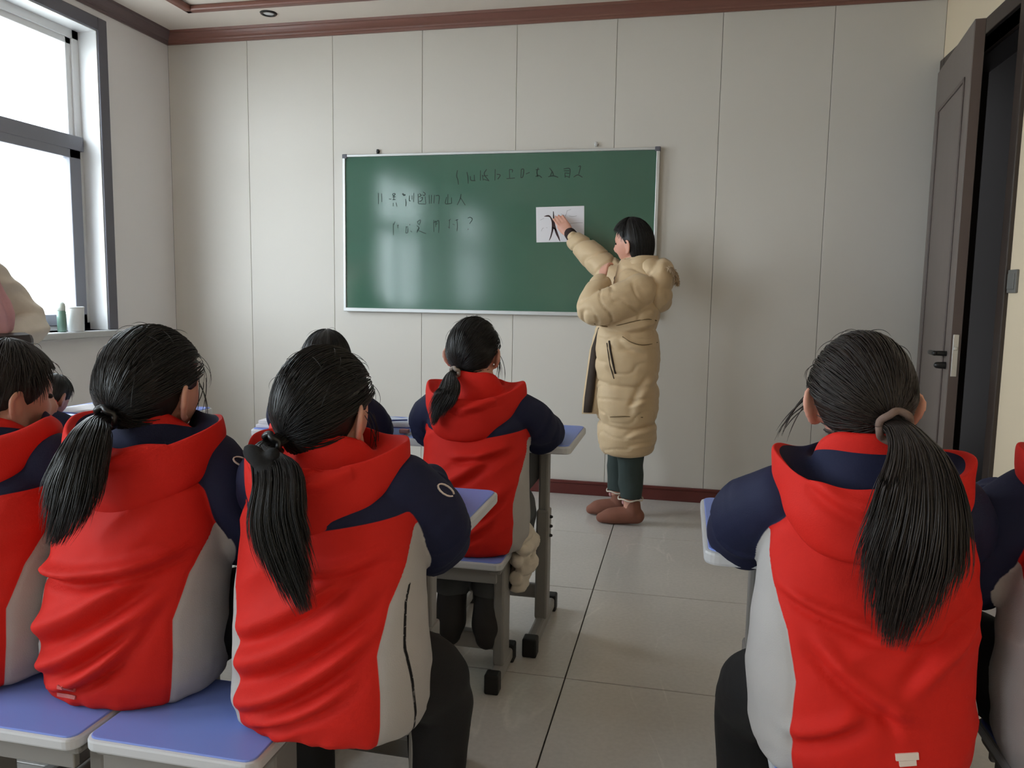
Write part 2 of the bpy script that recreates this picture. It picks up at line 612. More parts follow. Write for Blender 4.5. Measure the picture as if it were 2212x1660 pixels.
def strands(name, paths, rad, mat_, parent, tip=0.15, root=0.7, kind=None):
    """paths (N,M,3) -> one mesh of fine three-sided hairs"""
    N, Mx, _ = paths.shape
    T = np.gradient(paths, axis=1)
    T /= np.linalg.norm(T, axis=2)[:, :, None] + 1e-12
    ref = np.tile(np.array([0.3, 0.5, 0.81]), (N, Mx, 1))
    n = np.cross(T, ref); n /= np.linalg.norm(n, axis=2)[:, :, None] + 1e-9
    b = np.cross(T, n)
    t = np.linspace(0, 1, Mx)
    prof = root + (1 - root) * np.minimum(1, t * 5)
    prof = prof * np.where(t > 0.6, 1 - (1 - tip) * ((t - 0.6) / 0.4) ** 1.5, 1)
    R = rad * prof[None, :, None]
    ring = [paths + R * (math.cos(a) * n + math.sin(a) * b) for a in (0, 2 * PI / 3, 4 * PI / 3)]
    V = np.stack(ring, axis=2).reshape(-1, 3)
    idx = np.arange(N * Mx * 3).reshape(N, Mx, 3)
    F = []
    for k in range(3):
        k2 = (k + 1) % 3
        F.append(np.stack([idx[:, :-1, k], idx[:, :-1, k2], idx[:, 1:, k2], idx[:, 1:, k]], axis=-1).reshape(-1, 4))
    F = np.vstack(F)
    me = bpy.data.meshes.new(name)
    me.vertices.add(len(V)); me.vertices.foreach_set('co', V.astype(np.float32).ravel())
    me.loops.add(F.size); me.loops.foreach_set('vertex_index', F.astype(np.int32).ravel())
    me.polygons.add(len(F))
    me.polygons.foreach_set('loop_start', (np.arange(len(F)) * 4).astype(np.int32))
    me.update(calc_edges=True)
    me.polygons.foreach_set('use_smooth', [True] * len(F))
    return V, F, me


def merge_meshes(name, meshes):
    bm = bmesh.new()
    for m in meshes:
        bm.from_mesh(m)
    me = bpy.data.meshes.new(name)
    bm.to_mesh(me)
    bm.free()
    me.polygons.foreach_set('use_smooth', [True] * len(me.polygons))
    return me


def ribbon_pts(polys, widths, lift_axis, name, thick=0.0012):
    """flat pen strokes: list of 3-D polylines lying in a plane with normal lift_axis"""
    V, Fc = [], []
    nrm = np.asarray(lift_axis, float)
    for pl, wd in zip(polys, widths):
        pl = np.asarray(pl, float)
        if len(pl) > 2:
            pl = catmull(pl, 4)
        T = np.gradient(pl, axis=0); T /= np.linalg.norm(T, axis=1)[:, None] + 1e-12
        B = np.cross(T, nrm)
        n = len(pl); k0 = len(V)
        for i in range(n):
            ww = wd * (0.75 + 0.25 * math.sin(3.0 * i / max(1, n - 1))) if not hasattr(wd, '__len__') else np.interp(i / (n - 1), np.linspace(0, 1, len(wd)), wd)
            for s, h in ((-1, 0), (1, 0), (1, thick), (-1, thick)):
                V.append(pl[i] + B[i] * s * ww / 2 + nrm * h)
        for i in range(n - 1):
            a = k0 + 4 * i
            for j in range(4):
                Fc.append((a + j, a + (j + 1) % 4, a + 4 + (j + 1) % 4, a + 4 + j))
        Fc.append((k0, k0 + 1, k0 + 2, k0 + 3)[::-1]); a = k0 + 4 * (n - 1); Fc.append((a, a + 1, a + 2, a + 3))
    return to_mesh(name, V, Fc, smooth=False)


# ================================================================== THE ROOM
# floor with single tiles
fl = struct(obj('floor', boxes('floor', [(XL - 0.24, XR + 0.2, YB, 0.1, -0.12, -0.010)]), MT['grout']))
tx = [2.516 + 0.8 * k for k in range(-4, 4)]
xs = [XL] + [x for x in tx if XL + 0.05 < x < XR - 0.05] + [XR]
ys = [-0.8 * k for k in range(0, 13)] + [YB]
tile_cache = {}
for i in range(len(xs) - 1):
    for j in range(len(ys) - 1):
        wx, wy = round(xs[i + 1] - xs[i], 3), round(ys[j] - ys[j + 1], 3)
        if (wx, wy) not in tile_cache:
            me = boxes('tile', [(-wx / 2 + 0.0022, wx / 2 - 0.0022, -wy / 2 + 0.0022, wy / 2 - 0.0022, -0.010, 0)], 0.0012, 1)
            me.materials.append(MT['tile'])
            tile_cache[(wx, wy)] = me
        t = obj('tile', tile_cache[(wx, wy)], None, fl)
        t.location = ((xs[i] + xs[i + 1]) / 2, (ys[j] + ys[j + 1]) / 2, 0)

# front wall of upright panels
fw = struct(obj('wall_front', boxes('wall_front', [(XL - 0.24, XR + 0.2, 0.014, 0.2, -0.12, ZC + 0.2)]), MT['gap']))
px_ = [XL] + [0.6 * k for k in range(0, 7)] + [XR]
for i in range(len(px_) - 1):
    obj('panel', boxes('panel', [(px_[i] + 0.0011, px_[i + 1] - 0.0011, 0, 0.0145, 0.0, ZC)], 0.0015, 1), MT['panel'], fw)

# left wall with three window openings
segs = []
ye = [0.0] + [v for ab in WIN for v in ab] + [YB]
for k in range(0, len(ye), 2):
    segs.append((XL - 0.24, XL, ye[k + 1], ye[k], 0, ZC))
for a, b in WIN:
    segs += [(XL - 0.24, XL, b, a, 0, WZ0), (XL - 0.24, XL, b, a, WZ1, ZC)]
struct(obj('wall_left', boxes('wall_left', segs), MT['wall_l']))
# right wall with the doorway
DY0, DY1, DZ = -0.075, -1.07, 2.46
struct(obj('wall_right', boxes('wall_right', [(XR, XR + 0.2, DY0, 0.0, 0, ZC), (XR, XR + 0.2, DY1, DY0, DZ, ZC), (XR, XR + 0.2, YB, DY1, 0, ZC)]), MT['wall_r']))
struct(obj('wall_back', boxes('wall_back', [(XL - 0.24, XR + 0.2, YB - 0.2, YB, 0, ZC)]), MT['wall_r']))
struct(obj('ceiling', boxes('ceiling', [(XL - 0.24, XR + 0.2, YB - 0.2, 0.2, ZC, ZC + 0.2)]), MT['ceiling']))
# corridor behind the door
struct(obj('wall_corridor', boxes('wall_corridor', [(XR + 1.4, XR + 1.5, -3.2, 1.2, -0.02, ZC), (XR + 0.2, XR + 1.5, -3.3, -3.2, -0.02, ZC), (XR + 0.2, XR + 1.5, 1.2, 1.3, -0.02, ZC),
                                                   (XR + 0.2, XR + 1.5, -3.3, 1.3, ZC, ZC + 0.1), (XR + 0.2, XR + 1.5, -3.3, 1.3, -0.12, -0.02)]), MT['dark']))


def moulding(name, x0, x1, prof, axis, pos):
    """profile [(out, z)] swept along a wall"""
    V, Fc = [], []
    n = len(prof)
    for s in (x0, x1):
        for o, z in prof:
            V.append((s, pos - o, z) if axis == 'x' else (pos + o, s, z))
    for j in range(n):
        Fc.append((j, (j + 1) % n, n + (j + 1) % n, n + j))
    Fc += [tuple(range(n)), tuple(range(n, 2 * n))[::-1]]
    me = to_mesh(name, V, Fc, smooth=False)
    bm = bmesh.new(); bm.from_mesh(me); bmesh.ops.recalc_face_normals(bm, faces=bm.faces); bm.to_mesh(me); bm.free()
    return me


ZB = 2.855
crown = [(0.0, ZB), (0.012, ZB), (0.014, ZB + 0.012), (0.020, ZB + 0.016), (0.022, ZB + 0.024), (0.034, ZB + 0.032), (0.046, ZB + 0.046),
         (0.054, ZB + 0.058), (0.062, ZB + 0.060), (0.066, ZC), (0.0, ZC)]
struct(obj('trim_1', moulding('trim_1', XL, XR, crown, 'x', 0.0), MT['maroon']))
struct(obj('trim_2', moulding('trim_2', -0.0, YB, crown, 'y', XL), MT['maroon_shaded']))
struct(obj('baseboard_front', boxes('baseboard_front', [(XL, XR, -0.014, 0.0, 0, 0.085), (XL, XR, -0.020, 0.0, 0.07, 0.088)], 0.003, 1), MT['base']))
struct(obj('baseboard_left', boxes('baseboard_left', [(XL, XL + 0.014, YB, 0, 0, 0.088)], 0.003, 1), MT['base']))
struct(obj('baseboard_right', boxes('baseboard_right', [(XR - 0.014, XR, YB, DY1 - 0.1, 0, 0.088)], 0.003, 1), MT['base']))
# moulding frame of the ceiling tray
tr0, tr1, ty0, ty1 = -0.15, 3.75, -0.40, -9.5
struct(obj('trim_3', boxes('trim_3', [(tr0, tr1, ty0 - 0.05, ty0, ZC - 0.035, ZC), (tr0, tr1, ty1, ty1 + 0.05, ZC - 0.035, ZC),
                                      (tr0, tr0 + 0.05, ty1, ty0, ZC - 0.035, ZC), (tr1 - 0.05, tr1, ty1, ty0, ZC - 0.035, ZC)], 0.010), MT['maroon']))


def downlight(px, py, label):
    d = ray(px, py); p = CAM + d * ((ZC - CAM[2]) / d[2])
    o = empty('downlight', (p[0], p[1], ZC))
    tag(o, label, 'ceiling light', 'recessed downlights')
    ring, F = [], []
    n = 28
    for (r, z) in ((0.034, -0.001), (0.036, -0.009), (0.047, -0.009), (0.052, -0.001)):
        ring.append(np.array([(r * math.cos(2 * PI * k / n), r * math.sin(2 * PI * k / n), z) for k in range(n)]))
    obj('rim', loft(ring + ring[:1], False), MT['black_metal'], o)
    obj('lens', loft([np.array([(r * math.cos(2 * PI * k / n), r * math.sin(2 * PI * k / n), z) for k in range(n)]) for r, z in ((0.036, -0.001), (0.03, -0.004), (0.01, -0.006))]), MT['white_pl'], o)


downlight(580, 28, 'round recessed ceiling downlight with dark rim near the left ceiling corner')


# windows ---------------------------------------------------------------
def window(n, y0, y1):
    """y0 is the end nearer the front wall"""
    yr = lambda a, b: (min(a, b), max(a, b))
    root = struct(empty('window_%d' % n, (XL, (y0 + y1) / 2, WZ0)))
    off = Vector(root.location)

    def add(name, lst, m, bev=0.003):
        me = boxes(name, [(a - off.x, b - off.x, c - off.y, d - off.y, e - off.z, f - off.z) for a, b, c, d, e, f in lst], bev, 1)
        return obj(name, me, m, root)
    t = 0.075
    # dark trim standing on the wall around the opening
    add('casing', [(XL, XL + 0.014, y0, y0 + t, WZ0, WZ1 + t), (XL, XL + 0.014, y1 - t, y1, WZ0, WZ1 + t), (XL, XL + 0.014, y1, y0, WZ1, WZ1 + t)], MT['alu_dark'])
    # pale lining of the reveal
    add('lining', [(XL - 0.15, XL + 0.004, y0 - 0.006, y0, WZ0, WZ1), (XL - 0.15, XL + 0.004, y1, y1 + 0.006, WZ0, WZ1), (XL - 0.15, XL + 0.004, y1, y0, WZ1 - 0.006, WZ1)], MT['white_pl'], 0.001)
    X0, X1 = XL - 0.19, XL - 0.12
    zt = 2.085
    add('frame', [(X0, X1, y0 - 0.055, y0, WZ0, WZ1), (X0, X1, y1, y1 + 0.055, WZ0, WZ1), (X0, X1, y1, y0, WZ1 - 0.055, WZ1), (X0, X1, y1, y0, WZ0, WZ0 + 0.045)], MT['white_pl'])
    add('transom', [(X0 - 0.0, X1 + 0.022, y1 + 0.02, y0 - 0.02, zt - 0.042, zt + 0.042)], MT['alu_grey'])
    ym = (y0 + y1) / 2
    add('mullion', [(X0, X1, ym - 0.03, ym + 0.03, WZ0, WZ1)], MT['alu_grey'])
    # sliding sashes below, fixed lights above
    for (a, b, xo) in ((y0 - 0.045, ym, 0.018), (ym, y1 + 0.045, -0.004)):
        s = add('sash', [(X0 + 0.02 + xo, X1 + xo, a - 0.085, a, WZ0 + 0.03, zt - 0.03), (X0 + 0.02 + xo, X1 + xo, b, b + 0.07, WZ0 + 0.03, zt - 0.03),
                         (X0 + 0.02 + xo, X1 + xo, b, a, WZ0 + 0.03, WZ0 + 0.095), (X0 + 0.02 + xo, X1 + xo, b, a, zt - 0.09, zt - 0.03)], MT['alu_grey'])
        g = boxes('glass', [(X0 + 0.04 + xo - off.x, X0 + 0.046 + xo - off.x, b + 0.06 - off.y, a - 0.08 - off.y, WZ0 + 0.09 - off.z, zt - 0.085 - off.z)])
        obj('glass', g, MT['glass'], s)
        h = add('sash', [(X0 + 0.01, X1 - 0.012, a - 0.05, a, zt + 0.03, WZ1 - 0.045), (X0 + 0.01, X1 - 0.012, b, b + 0.05, zt + 0.03, WZ1 - 0.045),
                         (X0 + 0.01, X1 - 0.012, b, a, WZ1 - 0.09, WZ1 - 0.045)], MT['white_pl'])
        g = boxes('glass', [(X0 + 0.03 - off.x, X0 + 0.036 - off.x, b + 0.04 - off.y, a - 0.045 - off.y, zt + 0.035 - off.z, WZ1 - 0.085 - off.z)])
        obj('glass', g, MT['glass'], h)
    add('sill', [(XL - 0.13, XL + 0.075, y1 - 0.11, y0 + 0.115, WZ0 - 0.038, WZ0)], MT['sill'], 0.005)
    return root


for k, (a, b) in enumerate(WIN):
    window(k + 1, a, b)
struct(obj('ground', boxes('ground', [(-40, XL - 0.26, -40, 30, -0.5, -0.45)]), MT['ground']))

# door ------------------------------------------------------------------
dr = struct(empty('door_1', (XR, DY0, 0)))
ofx = (XR, DY0, 0)


def dbox(lst):
    return [(a - ofx[0], b - ofx[0], c - ofx[1], d - ofx[1], e, f) for a, b, c, d, e, f in lst]


obj('door_frame', boxes('door_frame', dbox([
    (XR - 0.018, XR + 0.2, DY0, -0.004, 0, DZ + 0.075), (XR - 0.018, XR + 0.2, DY1 - 0.075, DY1, 0, DZ + 0.075), (XR - 0.018, XR + 0.2, DY1, DY0, DZ, DZ + 0.075),
    (XR + 0.07, XR + 0.2, DY0 - 0.02, DY0, 0, DZ), (XR + 0.07, XR + 0.2, DY1, DY1 + 0.02, 0, DZ), (XR + 0.07, XR + 0.2, DY1, DY0, DZ - 0.02, DZ)]), 0.004), MT['door_dark'], dr)
Ld, th = 0.86, 0.045
leaf_bm = boxes('leaf', [(-th, 0, -Ld, -0.004, 0.012, DZ - 0.008)], 0.004)
leaf = obj('leaf', leaf_bm, MT['door'], dr)
ang = math.radians(-6.5)
leaf.location = (0.0, -0.006, 0)
leaf.rotation_euler = (0, 0, ang)
obj('edge_strip', boxes('edge_strip', [(-th + 0.002, -0.002, -Ld - 0.004, -Ld + 0.001, 0.014, DZ - 0.012)], 0.001), MT['door_edge'], leaf)
# raised border and long inset panel on the room side
obj('leaf_moulding', boxes('leaf_moulding', [(-th - 0.006, -th + 0.001, -Ld + 0.115, -Ld + 0.135, 0.2, DZ - 0.22), (-th - 0.006, -th + 0.001, -0.135, -0.115, 0.2, DZ - 0.22),
                                             (-th - 0.006, -th + 0.001, -Ld + 0.115, -0.115, DZ - 0.24, DZ - 0.22), (-th - 0.006, -th + 0.001, -Ld + 0.115, -0.115, 0.2, 0.22)], 0.003), MT['door_edge'], leaf)
obj('lock_plate', boxes('lock_plate', [(-th + 0.010, -0.010, -Ld - 0.007, -Ld, 0.90, 1.09), (-th + 0.014, -0.016, -Ld - 0.018, -Ld, 1.02, 1.035)], 0.002), MT['steel_plate'], leaf)
hp = [tube([(-th, -Ld + 0.06, 1.0), (-th - 0.05, -Ld + 0.06, 1.0)], [0.012, 0.011], 12, 1),
      tube([(-th - 0.05, -Ld + 0.055, 1.0), (-th - 0.053, -Ld + 0.12, 1.0), (-th - 0.05, -Ld + 0.18, 0.998)], [0.012, 0.011, 0.010], 12, 4),
      tube([(-th, -Ld + 0.06, 0.945), (-th - 0.035, -Ld + 0.06, 0.945)], [0.017, 0.015], 12, 1)]
obj('door_handle', join(hp), MT['black_metal'], leaf)

tag(obj('light_switch', boxes('light_switch', [(XR - 0.012, XR, -1.24, -1.155, 1.275, 1.37), (XR - 0.017, XR - 0.010, -1.23, -1.165, 1.29, 1.355)], 0.003), MT['switch']),
    'small grey square light switch on the beige wall right of the door', 'switch')

# chalkboard ------------------------------------------------------------
BX0, BX1, BZ0, BZ1, BY = 0.678, 2.672, 1.118, 2.113, -0.026
cb = empty('chalkboard', (BX0, 0, BZ0))
tag(cb, 'long green chalkboard in a silver frame with faint dark handwriting', 'chalkboard')
o_ = np.array([BX0, 0, BZ0])


def rel(l, o=o_):
    return [(a - o[0], b - o[0], c - o[1], d - o[1], e - o[2], f - o[2]) for a, b, c, d, e, f in l]


obj('surface', boxes('surface', rel([(BX0 + 0.008, BX1 - 0.008, BY, -0.002, BZ0 + 0.008, BZ1 - 0.008)])), MT['board'], cb)
for l in ((BX0, BX1, BY - 0.008, -0.001, BZ1 - 0.016, BZ1), (BX0, BX1, BY - 0.010, -0.001, BZ0, BZ0 + 0.024),
          (BX0, BX0 + 0.017, BY - 0.008, -0.001, BZ0, BZ1), (BX1 - 0.020, BX1, BY - 0.008, -0.001, BZ0, BZ1)):
    obj('frame_bar', boxes('frame_bar', rel([l]), 0.003), MT['alu'], cb)
for l in ((BX0 - 0.003, BX0 + 0.03, BY - 0.010, -0.001, BZ1 - 0.024, BZ1 + 0.003), (BX1 - 0.03, BX1 + 0.003, BY - 0.010, -0.001, BZ1 - 0.024, BZ1 + 0.003)):
    obj('corner_cap', boxes('corner_cap', rel([l]), 0.004), MT['alu_dark'], cb)
for (qx, qy, nm) in ((816, 327, 'top left'), (1288, 311, 'top right')):
    p = at(qx, qy, -0.01)
    obj('hook', boxes('hook', rel([(p[0] - 0.007, p[0] + 0.007, -0.016, 0, p[2] - 0.016, p[2] + 0.012), (p[0] - 0.011, p[0] + 0.011, -0.010, 0, p[2] - 0.004, p[2] + 0.004)]), 0.002),
        MT['black_metal'] if nm == 'top left' else MT['alu'], cb)

# handwriting traced stroke by stroke (coordinates in two enlarged views of the photo)
V1 = lambda x, y: (800 + x / 9.217, 390 + y / 9.217)
V2 = lambda x, y: (970 + x / 7.373, 340 + y / 7.373)
ROW1 = [[(135, 205), (120, 290), (140, 360), (150, 435)], [(285, 235), (300, 320), (305, 420)], [(400, 280), (405, 370)], [(340, 300), (350, 365), (420, 372)],
        [(500, 210), (498, 370)], [(530, 280), (545, 370)], [(600, 190), (560, 270), (640, 380)], [(530, 300), (620, 290)], [(550, 350), (640, 375)],
        [(735, 190), (730, 370)], [(760, 270), (815, 285), (775, 350)], [(960, 195), (965, 330)], [(960, 195), (1010, 200), (1005, 240)], [(915, 340), (1050, 330)],
        [(1150, 190), (1145, 330)], [(1150, 190), (1190, 195), (1175, 310), (1140, 325)], [(1225, 265), (1285, 240)],
        [(1420, 165), (1400, 240), (1415, 310)], [(1380, 200), (1440, 190)], [(1380, 305), (1430, 290), (1480, 325)],
        [(1600, 170), (1650, 240), (1665, 295)], [(1580, 310), (1660, 295), (1740, 320)], [(1640, 230), (1610, 300)],
        [(1825, 185), (1925, 185), (1915, 330)], [(1830, 215), (1920, 215)], [(1840, 250), (1915, 255)], [(1850, 300), (1915, 315)], [(1845, 260), (1850, 325)],
        [(2060, 150), (2095, 145), (2065, 270)], [(1985, 315), (2050, 280), (2125, 318)]]
ROW2 = [[(160, 250), (162, 470)], [(225, 260), (228, 430)], [(445, 265), (490, 262), (485, 295), (450, 300), (445, 265)], [(370, 370), (415, 372)], [(440, 330), (505, 325)], [(440, 385), (500, 380)], [(470, 300), (465, 390)],
        [(455, 445), (455, 515)], [(510, 440), (530, 520)], [(650, 250), (660, 300), (700, 290)], [(630, 270), (700, 285)], [(700, 370), (712, 440), (705, 515)],
        [(780, 300), (775, 400), (800, 405)], [(830, 300), (828, 380)], [(865, 250), (860, 430)],
        [(950, 270), (955, 460)], [(980, 260), (1010, 300), (960, 330)], [(1050, 230), (1090, 260), (1075, 300), (1040, 290)], [(1000, 350), (1040, 340), (1020, 400), (970, 420)], [(1090, 320), (1105, 460)], [(960, 465), (1105, 470)],
        [(1170, 290), (1175, 465)], [(1215, 290), (1210, 460)], [(1275, 290), (1265, 455)], [(1300, 305), (1370, 310), (1360, 470)],
        [(1545, 275), (1540, 460)], [(1520, 330), (1495, 460), (1610, 458)], [(1615, 340), (1618, 458)],
        [(1808, 270), (1790, 360), (1730, 490)], [(1800, 350), (1890, 495)]]
ROW3 = [[(455, 860), (460, 1090)], [(490, 820), (470, 880)], [(530, 900), (565, 895)], [(550, 880), (545, 945)], [(705, 920), (750, 930)], [(715, 920), (705, 1040)], [(750, 950), (740, 1040), (700, 1045)], [(790, 870), (780, 890)], [(800, 1005), (830, 1030)],
        [(930, 825), (1000, 790), (975, 890)], [(940, 830), (960, 880)], [(925, 900), (970, 950), (925, 1040)], [(970, 930), (930, 1010)], [(965, 1000), (1030, 1030), (1110, 1060)],
        [(1260, 790), (1265, 1025)], [(1265, 850), (1300, 810), (1300, 930)], [(1310, 830), (1350, 795), (1365, 850), (1360, 1045)], [(1300, 880), (1340, 860)],
        [(1580, 780), (1570, 960)], [(1560, 800), (1600, 770)], [(1550, 930), (1580, 945)], [(1640, 870), (1680, 885)], [(1720, 780), (1735, 890), (1725, 1010)], [(1690, 800), (1750, 775)],
        [(1940, 750), (1990, 735), (2030, 775), (1975, 865)], [(1950, 960), (1940, 985)]]
for row, fn, wd in ((ROW1, V2, 0.0058), (ROW2, V1, 0.0052), (ROW3, V1, 0.0044)):
    polys = [[at(*fn(x, y), BY - 0.0002) - o_ for x, y in s] for s in row]
    hw_ = obj('handwriting', ribbon_pts(polys, [wd] * len(polys), (0, -1, 0), 'handwriting', 0.0005), MT['ink'], cb)
    hw_['kind'] = 'stuff'

# paper with a brush drawing, taped on the board
pq = [at(1158, 448, BY), at(1262, 445, BY), at(1262, 522, BY), at(1159, 524, BY)]
po = np.array([pq[3][0], BY, pq[3][2]])
pr = empty('paper_sheet', po)
tag(pr, 'white sheet with a dark brushed drawing, fixed on the green chalkboard', 'paper')
V, Fc = [], []
NU, NV = 8, 6
for s in (0, 1):
    for j in range(NV + 1):
        for i in range(NU + 1):
            u, v = i / NU, j / NV
            p = (pq[0] * (1 - u) + pq[1] * u) * (1 - v) + (pq[3] * (1 - u) + pq[2] * u) * v
            V.append(p - po + np.array([0, -0.0012 - 0.0012 * s, 0]))
n1 = (NU + 1) * (NV + 1)
for j in range(NV):
    for i in range(NU):
        a = j * (NU + 1) + i
        q = (a, a + 1, a + NU + 2, a + NU + 1)
        Fc.append(q); Fc.append(tuple(k + n1 for k in q)[::-1])
edge = [i for i in range(NU + 1)] + [(j + 1) * (NU + 1) - 1 for j in range(1, NV + 1)] + [NV * (NU + 1) + i for i in range(NU - 1, -1, -1)] + [j * (NU + 1) for j in range(NV - 1, 0, -1)]
for a, b in zip(edge, edge[1:] + edge[:1]):
    Fc.append((a, a + n1, b + n1, b))
obj('sheet', to_mesh('sheet', V, Fc, False), MT['paper'], pr)
V3 = lambda x, y: (1150 + x / 8.735, 430 + y / 8.735)
dark = [([(222, 330), (265, 322), (310, 322), (345, 345)], (0.002, 0.008, 0.010, 0.007)), ([(335, 335), (370, 400), (385, 470), (382, 560), (370, 630), (345, 720), (318, 785)], (0.007, 0.010, 0.013, 0.012, 0.009, 0.007, 0.003)),
        ([(395, 235), (400, 320), (405, 420), (425, 540), (460, 650), (495, 730), (520, 800)], (0.004, 0.008, 0.009, 0.012, 0.014, 0.010, 0.003)), ([(385, 540), (420, 560), (450, 600)], (0.006, 0.01, 0.006))]
obj('drawing', ribbon_pts([[at(*V3(x, y), BY - 0.0026) - po for x, y in s] for s, _ in dark], [np.array(wv) for _, wv in dark], (0, -1, 0), 'drawing', 0.0004), MT['brown_ink'], pr)
pale = [[(150, 400), (220, 365)], [(170, 610), (190, 560), (215, 545)], [(260, 540), (285, 545)], [(660, 215), (630, 310), (605, 380)], [(690, 465), (820, 452), (950, 448)], [(650, 230), (730, 195)], [(540, 280), (600, 310), (640, 300)], [(690, 320), (760, 330), (840, 320)]]
dl_ = obj('drawing_lines', ribbon_pts([[at(*V3(x, y), BY - 0.0026) - po for x, y in s] for s in pale], [0.0022] * len(pale), (0, -1, 0), 'drawing_lines', 0.0004), MT['pale_ink'], pr)
dl_['kind'] = 'stuff'


# ================================================================== FURNITURE
def foot_runner(x, y0, y1, h=0.045, wd=0.04):
    return [(x - wd / 2, x + wd / 2, y0, y1, 0.012, 0.012 + h)]


def make_desk(label):
    """origin on the floor below the middle of the edge the pupil sits at"""
    r = empty('school_desk', (0, 0, 0))
    tag(r, label, 'desk', 'school desks')
    W, D, H = 0.58, 0.44, 0.74
    obj('tabletop', prism('tabletop', rrect(-W / 2 + 0.008, W / 2 - 0.008, 0.008, D - 0.008, 0.022), H - 0.006, H, 0.002), MT['desk_blue'], r)
    obj('edge_band', prism('edge_band', rrect(-W / 2, W / 2, 0, D, 0.028), H - 0.030, H - 0.003, 0.006), MT['desk_edge'], r)
    obj('book_box', boxes('book_box', [(-0.14, 0.14, 0.36, 0.372, H - 0.17, H - 0.03), (-0.14, 0.14, 0.06, 0.372, H - 0.175, H - 0.165),
                                       (-0.142, -0.132, 0.06, 0.372, H - 0.175, H - 0.03), (0.132, 0.142, 0.06, 0.372, H - 0.175, H - 0.03)], 0.003), MT['box'], r)
    for s in (-1, 1):
        x = s * 0.165
        leg = obj('leg', boxes('leg', [(x - 0.018, x + 0.018, 0.215, 0.265, 0.34, H - 0.03), (x - 0.023, x + 0.023, 0.205, 0.275, 0.05, 0.46), (x - 0.02, x + 0.02, 0.09, 0.36, H - 0.05, H - 0.03)], 0.008), MT['steel'], r)
        for k in range(3):
            z = 0.36 + 0.035 * k
            obj('bolt', tube([(x + 0.02 * s, 0.24, z), (x + 0.028 * s, 0.24, z)], [0.007, 0.006], 10, 1), MT['black_metal'], leg)
        fr = obj('foot', boxes('foot', foot_runner(x, 0.03, 0.42), 0.01), MT['steel'], r)
        for y in ((-0.006, 0.045), (0.405, 0.456)):
            obj('foot_cap', boxes('foot_cap', [(x - 0.025, x + 0.025, y[0], y[1], 0, 0.066)], 0.006), MT['rubber'], fr)
    obj('crossbar', boxes('crossbar', [(-0.15, 0.15, 0.225, 0.25, 0.12, 0.175)], 0.008), MT['steel'], r)
    return r


def make_stool(label):
    """origin on the floor below the centre of the seat"""
    r = empty('stool', (0, 0, 0))
    tag(r, label, 'stool', 'school stools')
    W, D, H = 0.345, 0.26, 0.42
    obj('seat', prism('seat', rrect(-W / 2 + 0.006, W / 2 - 0.006, -D / 2 + 0.006, D / 2 - 0.006, 0.020), H - 0.006, H, 0.002), MT['desk_blue'], r)
    obj('edge_band', prism('edge_band', rrect(-W / 2, W / 2, -D / 2, D / 2, 0.025), H - 0.026, H - 0.003, 0.005), MT['desk_edge'], r)
    for y in (-0.105, 0.09):
        obj('apron', boxes('apron', [(-0.15, 0.15, y, y + 0.015, H - 0.075, H - 0.026)], 0.003), MT['steel'], r)
    for s in (-1, 1):
        x = s * 0.145
        obj('leg', boxes('leg', [(x - 0.018, x + 0.018, -0.045, 0.045, 0.05, H - 0.026), (x - 0.02, x + 0.02, -0.11, 0.11, H - 0.045, H - 0.026)], 0.008), MT['steel'], r)
        fr = obj('foot', boxes('foot', foot_runner(x, -0.125, 0.125, 0.042, 0.038), 0.009), MT['steel'], r)
        for y in ((-0.135, -0.09), (0.09, 0.135)):
            obj('foot_cap', boxes('foot_cap', [(x - 0.023, x + 0.023, y[0], y[1], 0, 0.064)], 0.006), MT['rubber'], fr)
    obj('crossbar', boxes('crossbar', [(-0.13, 0.13, -0.02, 0.02, 0.09, 0.145)], 0.006), MT['steel'], r)
    return r


def children_of(o):
    return list(o.children)


def dup(root, loc, label, rz=0.0):
    r = root.copy(); C.objects.link(r); r.location = loc; r['label'] = label; r.rotation_euler = (0, 0, rz)
    for ch in children_of(root):
        c = ch.copy(); C.objects.link(c); c.parent = r
        for g in children_of(ch):
            d = g.copy(); C.objects.link(d); d.parent = c
    return r


desk0 = make_desk('blue-topped desk of the girl nearest the teacher, grey leg standing by the aisle')
desk0.location = (2.21, -2.285, 0)
dup(desk0, (1.62, -2.285, 0), 'blue-topped desk in the front row with an open book, behind the double-bunned head shape')['label'] = 'front row blue desk with open book, just left of the girl nearest the teacher'
dup(desk0, (0.62, -2.285, 0), 'front row desk by the window wall with white paper on it')
dup(desk0, (2.12, -3.353, 0), 'second row desk whose blue corner shows beside the foreground ponytail girl at the aisle')
dup(desk0, (1.53, -3.353, 0), 'second row desk hidden in front of the ponytail girl second from left')
dup(desk0, (0.94, -3.353, 0), 'second row desk in front of the short-haired boy at far left')
dup(desk0, (3.195, -3.275, 0), 'desk right of the aisle, pale left end showing beside the navy sleeve')
dup(desk0, (3.79, -3.275, 0), 'desk at far right before the child cut off by the photo edge')

st0 = make_stool('stool of the girl nearest the teacher, black feet tucked beneath it')
st0.location = (2.165, -2.432, 0)
dup(st0, (1.985, -3.530, 0), 'blue-topped stool at lower left, nearer one with its whole front edge showing')
dup(st0, (1.632, -3.540, 0), 'blue-topped stool at the lower left photo corner, left of another blue stool')
dup(st0, (2.190, -3.288, 0), 'stool under the middle foreground ponytail girl, mostly hidden by her jacket')
dup(st0, (1.275, -3.540, 0), 'stool under the short-haired boy at far left, beyond the photo edge')
dup(st0, (3.200, -3.425, 0), 'stool under the ponytail girl right of the aisle')
dup(st0, (3.61, -3.30, 0), 'stool under the child at the far right edge')
dup(st0, (1.615, -2.44, 0), 'front row stool under the child hidden behind the middle ponytail girl')
dup(st0, (0.50, -2.47, 0), 'front row stool nearest the window wall')


